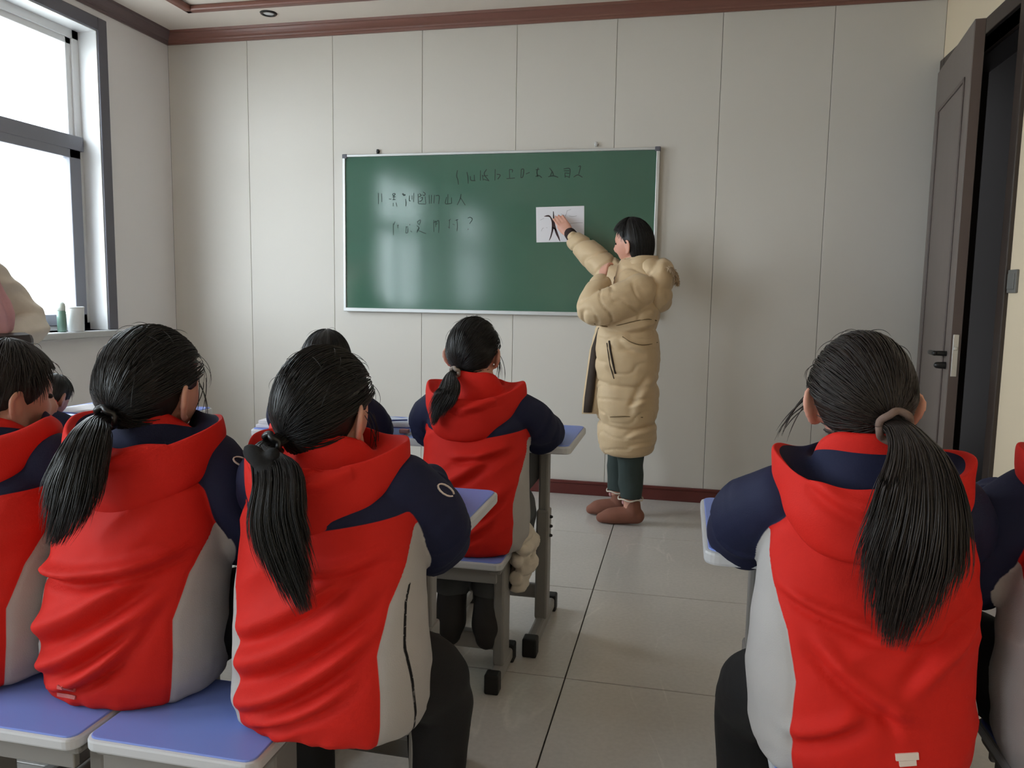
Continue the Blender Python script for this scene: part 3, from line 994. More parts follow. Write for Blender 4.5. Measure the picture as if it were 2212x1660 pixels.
# ================================================================== PEOPLE
def rotz(a):
    c, s = math.cos(a), math.sin(a)
    return np.array([[c, -s, 0], [s, c, 0], [0, 0, 1]])


def rotx(a):
    c, s = math.cos(a), math.sin(a)
    return np.array([[1, 0, 0], [0, c, -s], [0, s, c]])


def roty(a):
    c, s = math.cos(a), math.sin(a)
    return np.array([[c, 0, s], [0, 1, 0], [-s, 0, c]])


HR = np.array([0.074, 0.088, 0.103])     # skull radii


def head_shape():
    """face looking along +y, centre of the skull at the origin"""
    v, f = ellipsoid((0, 0, 0), HR, 48, 32)
    x, y, z = v[:, 0], v[:, 1], v[:, 2]
    low = sstep(0.0, -0.10, z) if False else np.clip(-z / 0.10, 0, 1) ** 1.3
    front = np.clip(y / 0.088, 0, 1)
    x = x * (1 - 0.30 * low)
    y = np.where(y < 0, y * (1 - 0.30 * low), y)
    y = y + 0.010 * low * front
    z = z - 0.012 * low * front
    g = lambda cx, cz, sx, sz: np.exp(-((v[:, 0] - cx) / sx) ** 2 - ((v[:, 2] - cz) / sz) ** 2) * (v[:, 1] > 0)
    y = y + 0.020 * g(0, -0.025, 0.011, 0.016) + 0.009 * g(0, -0.002, 0.008, 0.026)           # nose
    y = y - 0.010 * (g(0.029, 0.004, 0.016, 0.012) + g(-0.029, 0.004, 0.016, 0.012))              # eye sockets
    y = y + 0.005 * g(0, 0.024, 0.05, 0.008)                                                      # brow
    y = y + 0.007 * (g(0, -0.055, 0.018, 0.006) + g(0, -0.066, 0.016, 0.006)) - 0.004 * g(0, -0.0605, 0.02, 0.003)  # lips
    y = y + 0.008 * g(0, -0.088, 0.018, 0.014)                                                    # chin
    x = x + 0.004 * np.sign(x) * (g(0.045, -0.03, 0.02, 0.02) + g(-0.045, -0.03, 0.02, 0.02))     # cheeks
    return np.stack([x, y, z], 1), f


def ear_shape(s):
    pts = []
    n = 14
    path = [(0.0, 0.012, -0.030), (0.004, -0.004, -0.026), (0.010, -0.016, -0.006), (0.012, -0.018, 0.014), (0.008, -0.006, 0.028), (0.002, 0.010, 0.024), (0.0, 0.014, 0.008)]
    rad = [0.006, 0.0065, 0.006, 0.006, 0.006, 0.005, 0.004]
    rim = tube(path, rad, 10, 4)
    bowl = ellipsoid((0.004, -0.002, -0.002), (0.006, 0.016, 0.024), 14, 10)
    out = []
    for v, f in (rim, bowl):
        v = v.copy()
        v = v * np.array([1.0, 1.0, 1.02])
        v[:, 0] += 0.071 + np.clip(0.010 - v[:, 1], 0, 0.03) * 0.42
        v[:, 1] -= 0.004
        v[:, 2] -= 0.016
        if s < 0:
            v[:, 0] *= -1
            f = [q[::-1] for q in f]
        out.append((v, f))
    return out


def xf(part, Rm, t, s=1.0):
    v, f = part
    return (np.asarray(v) * s) @ Rm.T + np.asarray(t), f


def hand(wrist, d, n, side=1, s=1.0, curl=(0.25, 0.3, 0.35, 0.4), spread=0.06, thumb_in=0.55):
    """wrist point, finger direction d, palm-facing normal n; thumb on +w side times 'side'"""
    d = np.asarray(d, float); d /= np.linalg.norm(d)
    n = np.asarray(n, float); n -= d * (n @ d); n /= np.linalg.norm(n)
    wv = np.cross(d, n) * side
    wrist = np.asarray(wrist, float)
    out = []
    rings = []
    for t, hw, ht in ((-0.035, 0.024, 0.018), (0.0, 0.025, 0.017), (0.03, 0.034, 0.016), (0.06, 0.039, 0.014), (0.085, 0.038, 0.012), (0.094, 0.034, 0.009)):
        a = np.arange(16) / 16 * 2 * PI
        rings.append(wrist + d * t * s + s * (hw * np.cos(a)[:, None] * wv + ht * np.sin(a)[:, None] * n))
    out.append(loft(rings))
    for i, (L, c) in enumerate(zip((0.068, 0.076, 0.070, 0.054), curl)):
        off = 0.028 - 0.0187 * i
        p = wrist + s * (d * 0.080 + wv * off)
        dd = d + wv * spread * (1.5 - i) * 0.8
        dd /= np.linalg.norm(dd)
        pts = [p, p + dd * 0.015 * s]
        for k, fr in enumerate((0.45, 0.32, 0.23)):
            ca, sa = math.cos(c * (k + 0.5)), math.sin(c * (k + 0.5))
            q = dd * ca + n * sa
            pts.append(pts[-1] + q * L * fr * s)
        out.append(tube(pts, np.array([0.0088, 0.0088, 0.0084, 0.0078, 0.0066]) * s, 10, 3))
    p = wrist + s * (d * 0.018 + wv * 0.022)
    td = d * (1 - thumb_in) + wv * thumb_in + n * 0.25
    td /= np.linalg.norm(td)
    out.append(tube([p, p + td * 0.032 * s, p + (td * 0.045 + d * 0.014) * s, p + (td * 0.052 + d * 0.036) * s], np.array([0.014, 0.0115, 0.010, 0.0075]) * s, 10, 3))
    return out


def scalp_dir(az, th):
    """az 0 = face, pi = back of the head; th from the crown"""
    return np.stack([np.sin(th) * np.sin(az), np.sin(th) * np.cos(az), np.cos(th)], -1)


def hairline(az, kind):
    a = np.abs((az + PI) % (2 * PI) - PI)
    deg = np.degrees(a)
    if kind == 'bob':
        return np.radians(np.interp(deg, [0, 35, 62, 80, 95, 110, 130, 180], [48, 52, 62, 76, 104, 142, 150, 152]))
    if kind == 'short':
        return np.radians(np.interp(deg, [0, 40, 65, 80, 92, 104, 125, 180], [58, 62, 88, 96, 84, 110, 126, 130]))
    return np.radians(np.interp(deg, [0, 40, 65, 78, 90, 105, 125, 180], [56, 60, 82, 88, 86, 112, 128, 134]))


def hair_cap(kind, thick, seed, nu=72, nv=22):
    """closed solid shell over the skull that ends at the hairline"""
    r = np.random.default_rng(seed)
    az = np.arange(nu) / nu * 2 * PI
    th1 = hairline(az, kind)
    V = []
    for layer in (0, 1):
        for j in range(nv + 1):
            u = j / nv
            th = th1 * u
            d = scalp_dir(az, np.maximum(th, 1e-3))
            ext = thick * (1 - 0.75 * u ** 6) if layer == 0 else -0.004
            P = d * (HR + ext)
            low = np.clip(-P[:, 2] / 0.10, 0, 1)
            back = P[:, 1] < 0
            if kind != 'bob':
                P[:, 1] = np.where(back, P[:, 1] * (1 - 0.30 * low ** 1.3), P[:, 1])
                P[:, 0] *= (1 - 0.22 * low ** 1.3)
            elif layer == 0:
                P[:, 2] -= 0.03 * low
                P[:, 0] *= 1 + 0.04 * low
                P[:, 1] = np.where(back, P[:, 1] * (1 - 0.05 * low), P[:, 1])
            if layer == 0:
                P += d * (0.0025 * vnoise(np.stack([az * 9, np.full(nu, u * 2.0), np.zeros(nu)], 1), seed))[:, None]
            V.append(P)
    n = nu
    V = np.vstack(V)
    Fc = []
    L = (nv + 1) * n
    for j in range(nv):
        for i in range(n):
            a, b = j * n + i, j * n + (i + 1) % n
            Fc.append((a, a + n, b + n, b))
            Fc.append((L + a, L + b, L + b + n, L + a + n))
    for i in range(n):
        a, b = nv * n + i, nv * n + (i + 1) % n
        Fc.append((a, L + a, L + b, b))
    return V, Fc


def scalp_paths(kind, thick, tie_dir, N, Mx, r, lift=0.002):
    """hairs lying on the head, swept from the hairline (or crown) to the tie"""
    az = r.uniform(0, 2 * PI, N)
    line = hairline(az, kind)
    t = np.linspace(0, 1, Mx)
    if tie_dir is not None:
        th = line * np.sqrt(r.uniform(0.1, 1.0, N))
        th = np.where(r.uniform(0, 1, N) < 0.45, line * 0.98, th)
        a = scalp_dir(az, th)
        b = np.tile(np.asarray(tie_dir, float) / np.linalg.norm(tie_dir), (N, 1)) + r.normal(0, 0.05, (N, 3))
        b /= np.linalg.norm(b, axis=1)[:, None]
        om = np.arccos(np.clip((a * b).sum(1), -0.999, 0.999))
        so = np.sin(om)
        D = (np.sin((1 - t)[None] * om[:, None]) / so[:, None])[..., None] * a[:, None] + (np.sin(t[None] * om[:, None]) / so[:, None])[..., None] * b[:, None]
    else:
        th0 = r.uniform(0.02, 0.7, N)
        ln = r.uniform(0.35, 0.6, N) if kind == 'short' else np.full(N, 1.0)
        e = np.minimum(line * r.uniform(0.93, 1.03, N), th0 * line + ln * line)
        th = (th0 * line)[:, None] + (e - th0 * line)[:, None] * t[None]
        A = az[:, None] + r.normal(0, 0.12, N)[:, None] * t[None]
        D = scalp_dir(A, np.maximum(th, 0.01))
    ext = (thick + lift + r.uniform(-0.001, 0.003, N))[:, None, None]
    P = D * (HR + ext)
    low = np.clip(-P[..., 2] / 0.10, 0, 1)
    back = P[..., 1] < 0
    if kind != 'bob':
        P[..., 1] = np.where(back, P[..., 1] * (1 - 0.30 * low ** 1.3), P[..., 1])
        P[..., 0] *= (1 - 0.22 * low ** 1.3)
    else:
        P[..., 2] -= 0.03 * low
        P[..., 0] *= 1 + 0.04 * low
        P[..., 1] = np.where(back, P[..., 1] * (1 - 0.05 * low), P[..., 1])
    # the ears stay free of hair
    near = (np.abs(P[..., 0]) > 0.045) & (np.abs(P[..., 1] + 0.006) < 0.026) & (P[..., 2] < 0.004)
    return P[~near.any(axis=1)]


def student(name_label, x, y, yaw=0.0, s=1.0, seat=0.42, lean=0.05, roll=0.0, zy=0.40, head=(0, 0, 0), hshift=(0, 0, 0), hair='pony', tie=None, tail=None,
            tailw=0.05, tail_n=1100, hair_m='hair', folds=(), seed=1, hood_side=0.0, hood_drop=0.0, hood_open=1.0, trouser='black_cloth', legs=None, arms=None, thigh=1.0, feet_back=False, wisps=(), tie_m='black',
            low_detail=False, width=1.0, side_k=1.0, collar_in='navy', piping=False, hs=1.0):
    r = np.random.default_rng(seed)
    root = empty('person', (x, y, 0))
    root.rotation_euler = (0, 0, yaw)
    tag(root, name_label, 'person', 'pupils in red and navy uniform jackets')
    Z = lambda p: np.asarray(p, float) * s + np.array([0, 0, seat])
    yc = lambda z: -0.015 + lean * np.clip(z / 0.5, 0, 1.4) ** 1.6
    xc = lambda z: roll * np.clip(z / 0.5, 0, 1.4)
    # ---- jacket: body + sleeves as one continuous surface
    prof = [(-0.004, 0.150, 0.125, 0.10), (0.012, 0.172, 0.145, 0.115), (0.05, 0.183, 0.155, 0.12), (0.11, 0.184, 0.152, 0.118), (0.18, 0.180, 0.145, 0.112), (0.26, 0.176, 0.138, 0.108), (0.33, 0.172, 0.13, 0.104),
            (0.40, 0.165, 0.118, 0.098), (0.45, 0.145, 0.10, 0.088), (0.485, 0.110, 0.080, 0.073), (0.51, 0.078, 0.066, 0.060), (0.530, 0.062, 0.056, 0.053)]
    prof = [(z + 0.6 * hshift[2] * float(sstep(0.40, 0.53, z)), q1, q2, q3) for z, q1, q2, q3 in prof]
    rings = []
    a = np.arange(40) / 40 * 2 * PI
    for z, hw, bb, bf in prof:
        ca, sa = np.cos(a), np.sin(a)
        e = 0.85
        cx = np.sign(ca) * np.abs(ca) ** e * hw * width
        cy = np.sign(sa) * np.abs(sa) ** e * np.where(sa < 0, bb, bf)
        rings.append(np.stack([cx + xc(z), cy + yc(z), np.full(40, z)], 1))
    A = arms or {}
    chains = []
    for sd in (-1, 1):
        k = 'R' if sd > 0 else 'L'
        sh = (sd * 0.135 * width + xc(.45), yc(0.45) + 0.005, 0.437)
        el = A.get(k + 'e', (sd * 0.188 * width, 0.13 + lean * 0.6, 0.345))
        wr = A.get(k + 'w', (sd * 0.07, 0.32 + lean * 0.4, 0.372))
        md = tuple((np.array(sh) * 0.5 + np.array(el) * 0.5) + np.array([sd * 0.020, -0.010, 0.0]))
        chains.append(([sh, md, el, tuple(np.array(el) * .45 + np.array(wr) * .55), wr], [0.066, 0.073, 0.068, 0.060, 0.045]))
    parts = [loft([Z(q) for q in rings])]
    for pts, rd in chains:
        parts.append(tube([Z(p) for p in pts], np.array(rd) * s, 18, 5))
    vox = 0.010 if low_detail else 0.0065
    me = fuse(parts, vox, 5, 'jacket')
    P = (getco(me) - np.array([0, 0, seat])) / s
    # fields that say which cloth a point is cut from
    zq = np.clip(P[:, 2], -0.05, prof[-1][0])
    zs = [q[0] for q in prof]
    hw = np.interp(zq, zs, [q[1] * width for q in prof])
    py_ = P[:, 1] - yc(zq)
    pxl = P[:, 0] - xc(zq)
    bb = np.where(py_ < 0, np.interp(zq, zs, [q[2] for q in prof]), np.interp(zq, zs, [q[3] for q in prof]))
    rr = np.sqrt((pxl / hw) ** 2 + (py_ / bb) ** 2)
    d_t = (rr - 1) * np.minimum(hw, bb)
    d_a = np.full(len(P), 1e9); along = np.zeros(len(P)); which = np.zeros(len(P))
    for i, (pts, rd) in enumerate(chains):
        d, l = chain_dist(P, pts, rd)
        m = d < d_a
        d_a[m] = d[m]; along[m] = l[m]; which[m] = 1 if i else -1
    sleeve = d_t - d_a - 0.004
    zl = zy + 0.03 * (np.abs(pxl) / 0.17)
    navy = np.maximum(sleeve, np.minimum(P[:, 2] - zl, 1))
    ang = np.degrees(np.arctan2(np.abs(pxl) / hw, -py_ / bb))         # 0 = middle of the back, 90 = flank
    # back panel edge: on the flank at the armpit, creeping inwards lower down
    edge = np.interp(P[:, 2], [0.0, 0.10, 0.17, 0.25, 0.36, 0.5], [53, 53, 52, 62, 92, 110])
    edge2 = 150 - 0 * edge
    sk = np.where(pxl > 0, side_k[1], side_k[0]) if isinstance(side_k, tuple) else side_k
    side = np.minimum(ang - edge * sk, edge2 - ang) / 57.3 * 0.16
    # ---- cloth folds
    nrm = getno(me)
    disp = np.zeros(len(P))
    body_w = sstep(-0.02, 0.03, d_a - d_t)
    bk = sstep(0.10, -0.02, py_)
    P2 = P[:, [0, 2]]
    for (x0, z0, x1, z1, wd, am) in folds:
        disp += crease(P2, (x0, z0), (x1, z1), wd, am) * 2.0 * bk * body_w * sstep(0.185, 0.115, np.abs(pxl))
    q = P * np.array([5.0, 5.0, 6.0]); q[:, 2] -= P[:, 0] * 6
    disp += 0.0060 * vnoise(q + seed * 7.1, seed) * body_w
    q = np.stack([P[:, 0] * 5 + P[:, 2] * 6, P[:, 1] * 6, P[:, 2] * 15 - P[:, 0] * 11], 1)
    n1_ = vnoise(q + seed * 3.3, seed + 3)
    disp += 0.0055 * (1 - 2.2 * np.abs(n1_)) * body_w * (0.5 + 0.5 * vnoise(P * 5 + 3 * seed, seed + 9))
    q = P * np.array([26, 26, 30.0])
    disp += 0.0010 * vnoise(q, seed + 4) * body_w
    # gathered hem
    disp += 0.0018 * np.sin(pxl * 120 + 3 * vnoise(P * 20, seed)) * np.exp(-((P[:, 2] - 0.012) / 0.02) ** 2) * body_w
    # bunched sleeves: rings round the arm
    sl = 1 - body_w
    ph = along * 62 + 2.4 * vnoise(P * np.array([9, 9, 9]) + seed, seed + 5)
    disp += sl * (0.0035 * np.sin(ph * 0.8) * (0.4 + vnoise(P * 11, seed + 6) ** 2 * 2) + 0.0095 * (0.7 - 2 * np.abs(vnoise(np.stack([along * 17, P[:, 0] * 8 + P[:, 2] * 5, P[:, 1] * 8], 1) + seed, seed + 8)))) * sstep(0.03, 0.10, along)
    # seam of the armhole and of the yoke pressed in a little
    disp -= 0.0035 * np.exp(-(navy / 0.006) ** 2)
    disp -= 0.0025 * np.exp(-(np.where(navy < 0, side, 1) / 0.006) ** 2) * (P[:, 2] < 0.4)
    co = getco(me) + nrm * (disp * s)[:, None]
    co[:, 2] = np.maximum(co[:, 2], seat + 0.001)
    setco(me, co)
    setattr_f(me, 'navy_part', navy)
    setattr_f(me, 'side_panel', side)
    pip = np.minimum(0.0035 - np.abs((ang - edge * sk - 22 + 60 * np.clip(P[:, 2] - 0.1, -.1, .3)) / 57.3 * 0.16), 0.28 - P[:, 2]) if piping else np.full(len(P), -1.0)
    setattr_f(me, 'piping', pip)
    jk = obj('jacket', me, MT['jacket'], root)
    # ---- hood lying on the back
    zt, yt, xt = 0.52 + 0.6 * hshift[2], yc(0.52), xc(0.52) + 0.4 * hshift[0]
    nphi, hr = 37, []
    pr = [(0.060, 0.056, 0.050), (0.066, 0.060, 0.070), (0.076, 0.067, 0.066), (0.084, 0.075, 0.046), (0.098, 0.092, -0.022), (0.128, 0.116, -0.028), (0.155, 0.140, -0.008), (0.166, 0.152, 0.002),
          (0.170, 0.158, -0.012), (0.170, 0.166, -0.060), (0.152, 0.158, -0.115), (0.120, 0.125, -0.120), (0.085, 0.09, -0.07)]
    for i in range(nphi):
        phi = math.radians(-162 + 324 * i / (nphi - 1))
        af = abs(math.degrees(phi))
        k = 1 - float(sstep(78, 138, af))
        low = 1 - float(sstep(25, 100, af))
        ring = []
        for j, (rx, ry, z) in enumerate(pr):
            bx, by, bz = pr[min(j, 3)]
            if j > 3:
                jj = j - 3
                bx, by, bz = 0.086 + 0.004 * min(jj, 4), 0.082 + 0.004 * min(jj, 4), 0.034 - 0.008 * jj
                bz = max(bz, -0.03)
                if j >= 11:
                    bx, by = 0.075, 0.07
                zz = z
                if 4 <= j <= 8:
                    zz = z + 0.024 * (1 - low) - hood_drop * (low if j < 8 else 1) * 0.5
                if j in (5, 6, 7):
                    rx, ry = 0.086 + (rx - 0.086) * hood_open, 0.082 + (ry - 0.082) * hood_open
                if j >= 9:
                    zz = z * (0.45 + 0.55 * low) - hood_drop * low
                rx2, ry2, z2 = bx + (rx - bx) * k, by + (ry - by) * k, bz + (zz - bz) * k
            else:
                dip = 0.050 * float(sstep(35, 140, af))
                rx2, ry2, z2 = rx, ry, z - dip
                if j >= 2:
                    z2 += 0
            wob = 0.007 * math.sin(3.1 * phi + seed) * (1 if 5 <= j <= 10 else 0) * k
            px3 = (rx2 + wob) * math.sin(phi)
            py3 = -(ry2 + wob) * math.cos(phi)
            ring.append(Z((px3 + xt + hood_side * k * (0.3 if j < 5 else 1), py3 + yt, z2 + zt - (0 if j < 3 else (0.15 if j == 3 else (0.28 if j == 4 else 0.55))) * hshift[2])))
        hr.append(np.array(ring))
    nj = len(pr)
    HV = np.vstack(hr)
    HF, HM = [], []
    for i in range(nphi - 1):
        for j in range(nj):
            j2 = (j + 1) % nj
            HF.append((i * nj + j, i * nj + j2, (i + 1) * nj + j2, (i + 1) * nj + j))
            HM.append(1 if j in (3, 4, 5) else 0)
    HF.append(tuple(range(nj))[::-1]); HM.append(0)
    HF.append(tuple((nphi - 1) * nj + j for j in range(nj))); HM.append(0)
    hme = to_mesh('hood', HV, HF)
    hme.polygons.foreach_set('material_index', HM)
    hbm = bmesh.new(); hbm.from_mesh(hme); bmesh.ops.recalc_face_normals(hbm, faces=hbm.faces); hbm.to_mesh(hme); hbm.free()
    th_ = bpy.data.objects.new('tmp', hme); C.objects.link(th_)
    hme.materials.append(MT['red']); hme.materials.append(MT[collar_in])
    ss = th_.modifiers.new('s', 'SUBSURF'); ss.levels = 3 if not low_detail else 2
    dg = bpy.context.evaluated_depsgraph_get(); dg.update()
    h2 = bpy.data.meshes.new_from_object(th_.evaluated_get(dg)); bpy.data.objects.remove(th_); bpy.data.meshes.remove(hme)
    h2.name = 'hood'
    co = getco(h2); no = getno(h2)
    q = (co - np.array([0, 0, seat])) / s
    d = 0.006 * vnoise(q * np.array([9, 9, 14]) + seed, seed + 11) + 0.004 * vnoise(q * np.array([20, 20, 26]), seed + 12)
    for (x0, z0, x1, z1, wd, am) in ((-0.11, 0.50, 0.02, 0.44, 0.012, 0.008), (0.12, 0.50, -0.02, 0.45, 0.012, 0.008), (-0.05, 0.475, 0.07, 0.46, 0.010, 0.006)):
        d += crease(q[:, [0, 2]], (x0 + xt, z0), (x1 + xt, z1), wd, am) * (q[:, 1] < yt - 0.12)
    setco(h2, co + no * (d * s)[:, None])
    h2.polygons.foreach_set('use_smooth', [True] * len(h2.polygons))
    hood = obj('hood', h2, None, jk)
    # ---- head, neck, hands and the body under the clothes: one continuous figure
    hz = 0.652
    hc = np.array([xc(0.62) + hshift[0], yc(0.60) + 0.018 + hshift[1], hz + hshift[2]])
    Rm = rotz(head[0]) @ rotx(head[1]) @ roty(head[2])
    hp = [head_shape()] + ear_shape(1) + ear_shape(-1)
    body = [xf(q, Rm, Z(hc), s * hs) for q in hp]
    body.append(tube([Z((xc(.44), yc(0.44), 0.44)), Z((xc(.53), yc(0.53) + 0.005, 0.53)), Z(hc + Rm @ np.array([0, -0.012, -0.04]))], np.array([0.062, 0.050, 0.050]) * s, 18, 4))
    body.append(tube([Z((0, -0.01, 0.09)), Z((xc(.25), yc(0.25), 0.25)), Z((xc(.42), yc(0.42), 0.42))], np.array([0.085, 0.085, 0.07]) * s, 16, 4))
    if legs is None:
        lg = {sd: [(sd * 0.095 * thigh, 0.0, 0.088), (sd * 0.135 * thigh, 0.19, 0.088), (sd * 0.165 * thigh, 0.345, 0.068), (sd * 0.165, 0.36, -0.02), (sd * 0.16, 0.33, -0.20), (sd * 0.15, 0.32, -0.345)] for sd in (-1, 1)}
    else:
        lg = {sd: [(sd * a_, b_, c_) for a_, b_, c_ in legs] for sd in (-1, 1)}
    for i, (pts, rd) in enumerate(chains):
        sd = 1 if i else -1
        body.append(tube([Z(p) for p in pts], np.array([0.045, 0.042, 0.036, 0.032, 0.026]) * s, 12, 4))
        w_, e_ = np.array(pts[-1]), np.array(pts[-3])
        dd = (w_ - e_) / np.linalg.norm(w_ - e_)
        body += hand(Z(w_ + dd * 0.02 + np.array([0, 0, -0.014])), dd * np.array([1, 1, 0.0]), (0, 0, -1), side=-sd, s=0.82 * s, curl=(0.12, 0.14, 0.16, 0.2))
    for sd in (-1, 1):
        body.append(tube([Z(p) for p in lg[sd]], np.array([0.06, 0.058, 0.045, 0.042, 0.036, 0.032]) * s, 12, 4))
    bme = fuse(body, 0.0065 if low_detail else 0.005, 2, 'body')
    obj('body', bme, MT['skin'], root)
    for sd in (-1, 1):
        v, f = ellipsoid((0, 0, 0), (0.0085, 0.006, 0.0055), 12, 8)
        e = obj('eye', xf((v + np.array([sd * 0.029, 0.0765, 0.004]), f), Rm, Z(hc), s * hs), MT['black_metal'], root)
    # ---- hair
    hm = MT[hair_m]
    kind = 'pony' if hair == 'pony' else hair
    thick = 0.012 if hair == 'pony' else 0.014
    cap = xf(hair_cap(kind, thick, seed), Rm, Z(hc), s * hs)
    capme = to_mesh('hair', cap[0], cap[1])
    tie_l = np.array(tie if tie is not None else (0, -0.10, -0.055), float)
    N = 260 if low_detail else (1000 if hair == 'pony' else 1600)
    sp = scalp_paths(kind, thick, tie_l / HR if hair == 'pony' else None, N, 14 if hair == 'pony' else 8, r)
    sp = (sp * s * hs) @ Rm.T + Z(hc)
    _, _, sme = strands('hair', sp, 0.0011 * s, hm, root, tip=0.6 if hair == 'pony' else 0.2)
    meshes = [capme, sme]
    if wisps:
        wp = []
        for (x0, y0, z0, x1, y1, z1, n) in wisps:
            for _k in range(n):
                p0 = np.array([x0, y0, z0]) + r.normal(0, 0.006, 3)
                p1 = np.array([x1, y1, z1]) + r.normal(0, 0.010, 3)
                m_ = (p0 + p1) / 2 + np.array([np.sign(x0) * 0.012, 0.004, 0.012]) + r.normal(0, 0.004, 3)
                t = np.linspace(0, 1, 12)[:, None]
                wp.append((1 - t) ** 2 * p0 + 2 * t * (1 - t) * m_ + t * t * p1)
        wp = (np.array(wp) * s * hs) @ Rm.T + Z(hc)
        meshes.append(strands('hair', wp, 0.0010 * s, hm, root, tip=0.15)[2])
    # loose flyaway hairs over the crown
    fly = []
    for _k in range(26 if not low_detail else 8):
        az, th = r.uniform(0, 2 * PI), r.uniform(0.05, 1.2)
        d0 = scalp_dir(np.array([az]), np.array([th]))[0]
        d1 = scalp_dir(np.array([az + r.normal(0, 0.5)]), np.array([th + r.uniform(0.2, 0.6)]))[0]
        t = np.linspace(0, 1, 10)[:, None]
        dd = d0 * (1 - t) + d1 * t
        dd /= np.linalg.norm(dd, axis=1)[:, None]
        fly.append(dd * (HR + thick + 0.003 + 0.009 * np.sin(t * PI * r.uniform(0.4, 0.9))))
    fly = (np.array(fly) * s * hs) @ Rm.T + Z(hc)
    meshes.append(strands('hair', fly, 0.0006 * s, hm, root, tip=0.2)[2])
    obj('hair', merge_meshes('hair', meshes), hm, root)
    if hair == 'pony':
        T0 = Z(hc + Rm @ tie_l * hs)
        out = Rm @ (tie_l / np.linalg.norm(tie_l))
        path = [T0 - out * 0.022 * s, T0, T0 + out * 0.030 * s + np.array([0, 0, 0.002])] + [Z(p) for p in tail]
        cp = catmull(path, 6)
        L = np.concatenate([[0], np.cumsum(np.linalg.norm(np.diff(cp, axis=0), axis=1))]); L /= L[-1]
        tt = np.linspace(0, 1, 22)
        cl = np.stack([np.interp(tt, L, cp[:, k]) for k in range(3)], 1)
        Tn = np.gradient(cl, axis=0); Tn /= np.linalg.norm(Tn, axis=1)[:, None]
        sx = np.array([1.0, 0, 0]) - Tn * Tn[:, :1]; sx /= np.linalg.norm(sx, axis=1)[:, None]
        sy = np.cross(Tn, sx)
        wd = np.interp(tt, [0, 0.08, 0.2, 0.4, 0.65, 0.85, 1], [0.30, 0.27, 0.38, 0.72, 1.0, 0.95, 0.75]) * tailw * s
        dp = np.interp(tt, [0, 0.08, 0.16, 0.35, 0.6, 1], [0.5, 0.5, 0.62, 0.55, 0.42, 0.3]) * 1.0
        rd_ = np.sqrt(r.uniform(0, 1, tail_n)); an = r.uniform(0, 2 * PI, tail_n)
        u, v = rd_ * np.cos(an), rd_ * np.sin(an)
        # inner hairs reach lower, so the tail runs out to a point
        ln = np.clip(1.0 - 0.42 * np.abs(u) ** 1.3 + r.normal(0, 0.05, tail_n), 0.4, 1.03)
        hp_ = []
        for i in range(tail_n):
            ti = tt * ln[i]
            c = np.stack([np.interp(ti, tt, cl[:, k]) for k in range(3)], 1)
            ww = np.interp(ti, tt, wd); dq = np.interp(ti, tt, dp)
            ex = np.stack([np.interp(ti, tt, sx[:, k]) for k in range(3)], 1); ey = np.stack([np.interp(ti, tt, sy[:, k]) for k in range(3)], 1)
            wob = 0.05 * np.sin(ti * r.uniform(4, 9) + r.uniform(0, 6))
            hp_.append(c + ex * ((u[i] + wob) * ww)[:, None] + ey * ((v[i]) * ww * dq)[:, None])
        hp_ = np.array(hp_)
        pm = [strands('ponytail', hp_, 0.0010 * s, hm, root, tip=0.1)[2]]
        core = tube(cl[:15], np.array(wd[:15]) * np.array([0.60] * 8 + [0.52, 0.46, 0.40, 0.33, 0.26, 0.18, 0.08]), 12, 1, flat=0.36, nrm=(0, 1, 0))
        pm.append(to_mesh('core', *core))
        obj('ponytail', merge_meshes('ponytail', pm), hm, root)
        if tie_m:
            cen = T0 + out * 0.002 * s
            e1 = np.cross(out, (0, 0, 1.0)); e1 /= np.linalg.norm(e1); e2 = np.cross(out, e1)
            loop = [cen + (e1 * math.cos(q_) + e2 * math.sin(q_)) * (0.28 * tailw * s + 0.003) + out * 0.003 * math.sin(5 * q_) for q_ in np.linspace(0, 2 * PI, 20)]
            obj('hair_tie', tube(loop, [0.0062 * s] * 20, 10, 2, caps=False), {'black': MT['black_metal'], 'grey': MT['grey_tie'], 'taupe': MT['taupe_tie']}[tie_m], root)
    # ---- trousers and shoes
    tr = []
    for sd in (-1, 1):
        tr.append(tube([Z(p) for p in lg[sd]], np.array([0.088, 0.088, 0.074, 0.07, 0.062, 0.062]) * s, 16, 4))
    tr.append(tube([Z((-0.075, -0.015, 0.088)), Z((0.075, -0.015, 0.088))], np.array([0.088, 0.088]) * s, 16, 4))
    tme = fuse(tr, 0.009, 3, 'trousers')
    co = getco(tme); no = getno(tme)
    co = co + no * (0.004 * vnoise(co * np.array([14, 14, 22.0]), seed))[:, None]
    setco(tme, co)
    obj('trousers', tme, MT[trouser], root)
    for sd in (-1, 1):
        an = Z(lg[sd][-1]); pv = Z(lg[sd][-2])
        if not feet_back:
            zf = 0.0
            sh = [tube([(an[0], an[1] - 0.04 * s, 0.040), (an[0], an[1] + 0.03, 0.040), (an[0] + sd * 0.01, an[1] + 0.12 * s, 0.034), (an[0] + sd * 0.012, an[1] + 0.165 * s, 0.028)], np.array([0.038, 0.040, 0.038, 0.026]) * s, 14, 4),
                  tube([(an[0], an[1] - 0.01, 0.05), (an[0], an[1] - 0.005, 0.105)], [0.036, 0.036], 14, 3)]
        else:
            # feet folded back under the stool, soles turned to the back
            d = (an - pv) / np.linalg.norm(an - pv)
            fd = np.array([0.0, -0.20, -0.98])
            p0 = an + np.array([0, -0.005, -0.01])
            sh = [tube([p0 + np.array([0, 0.0, 0.03]), p0, p0 + fd * 0.06, p0 + fd * 0.12, p0 + fd * 0.155], np.array([0.046, 0.049, 0.050, 0.052, 0.038]) * s, 14, 4)]
        sme2 = fuse(sh, 0.007, 3, 'shoe')
        co = getco(sme2)
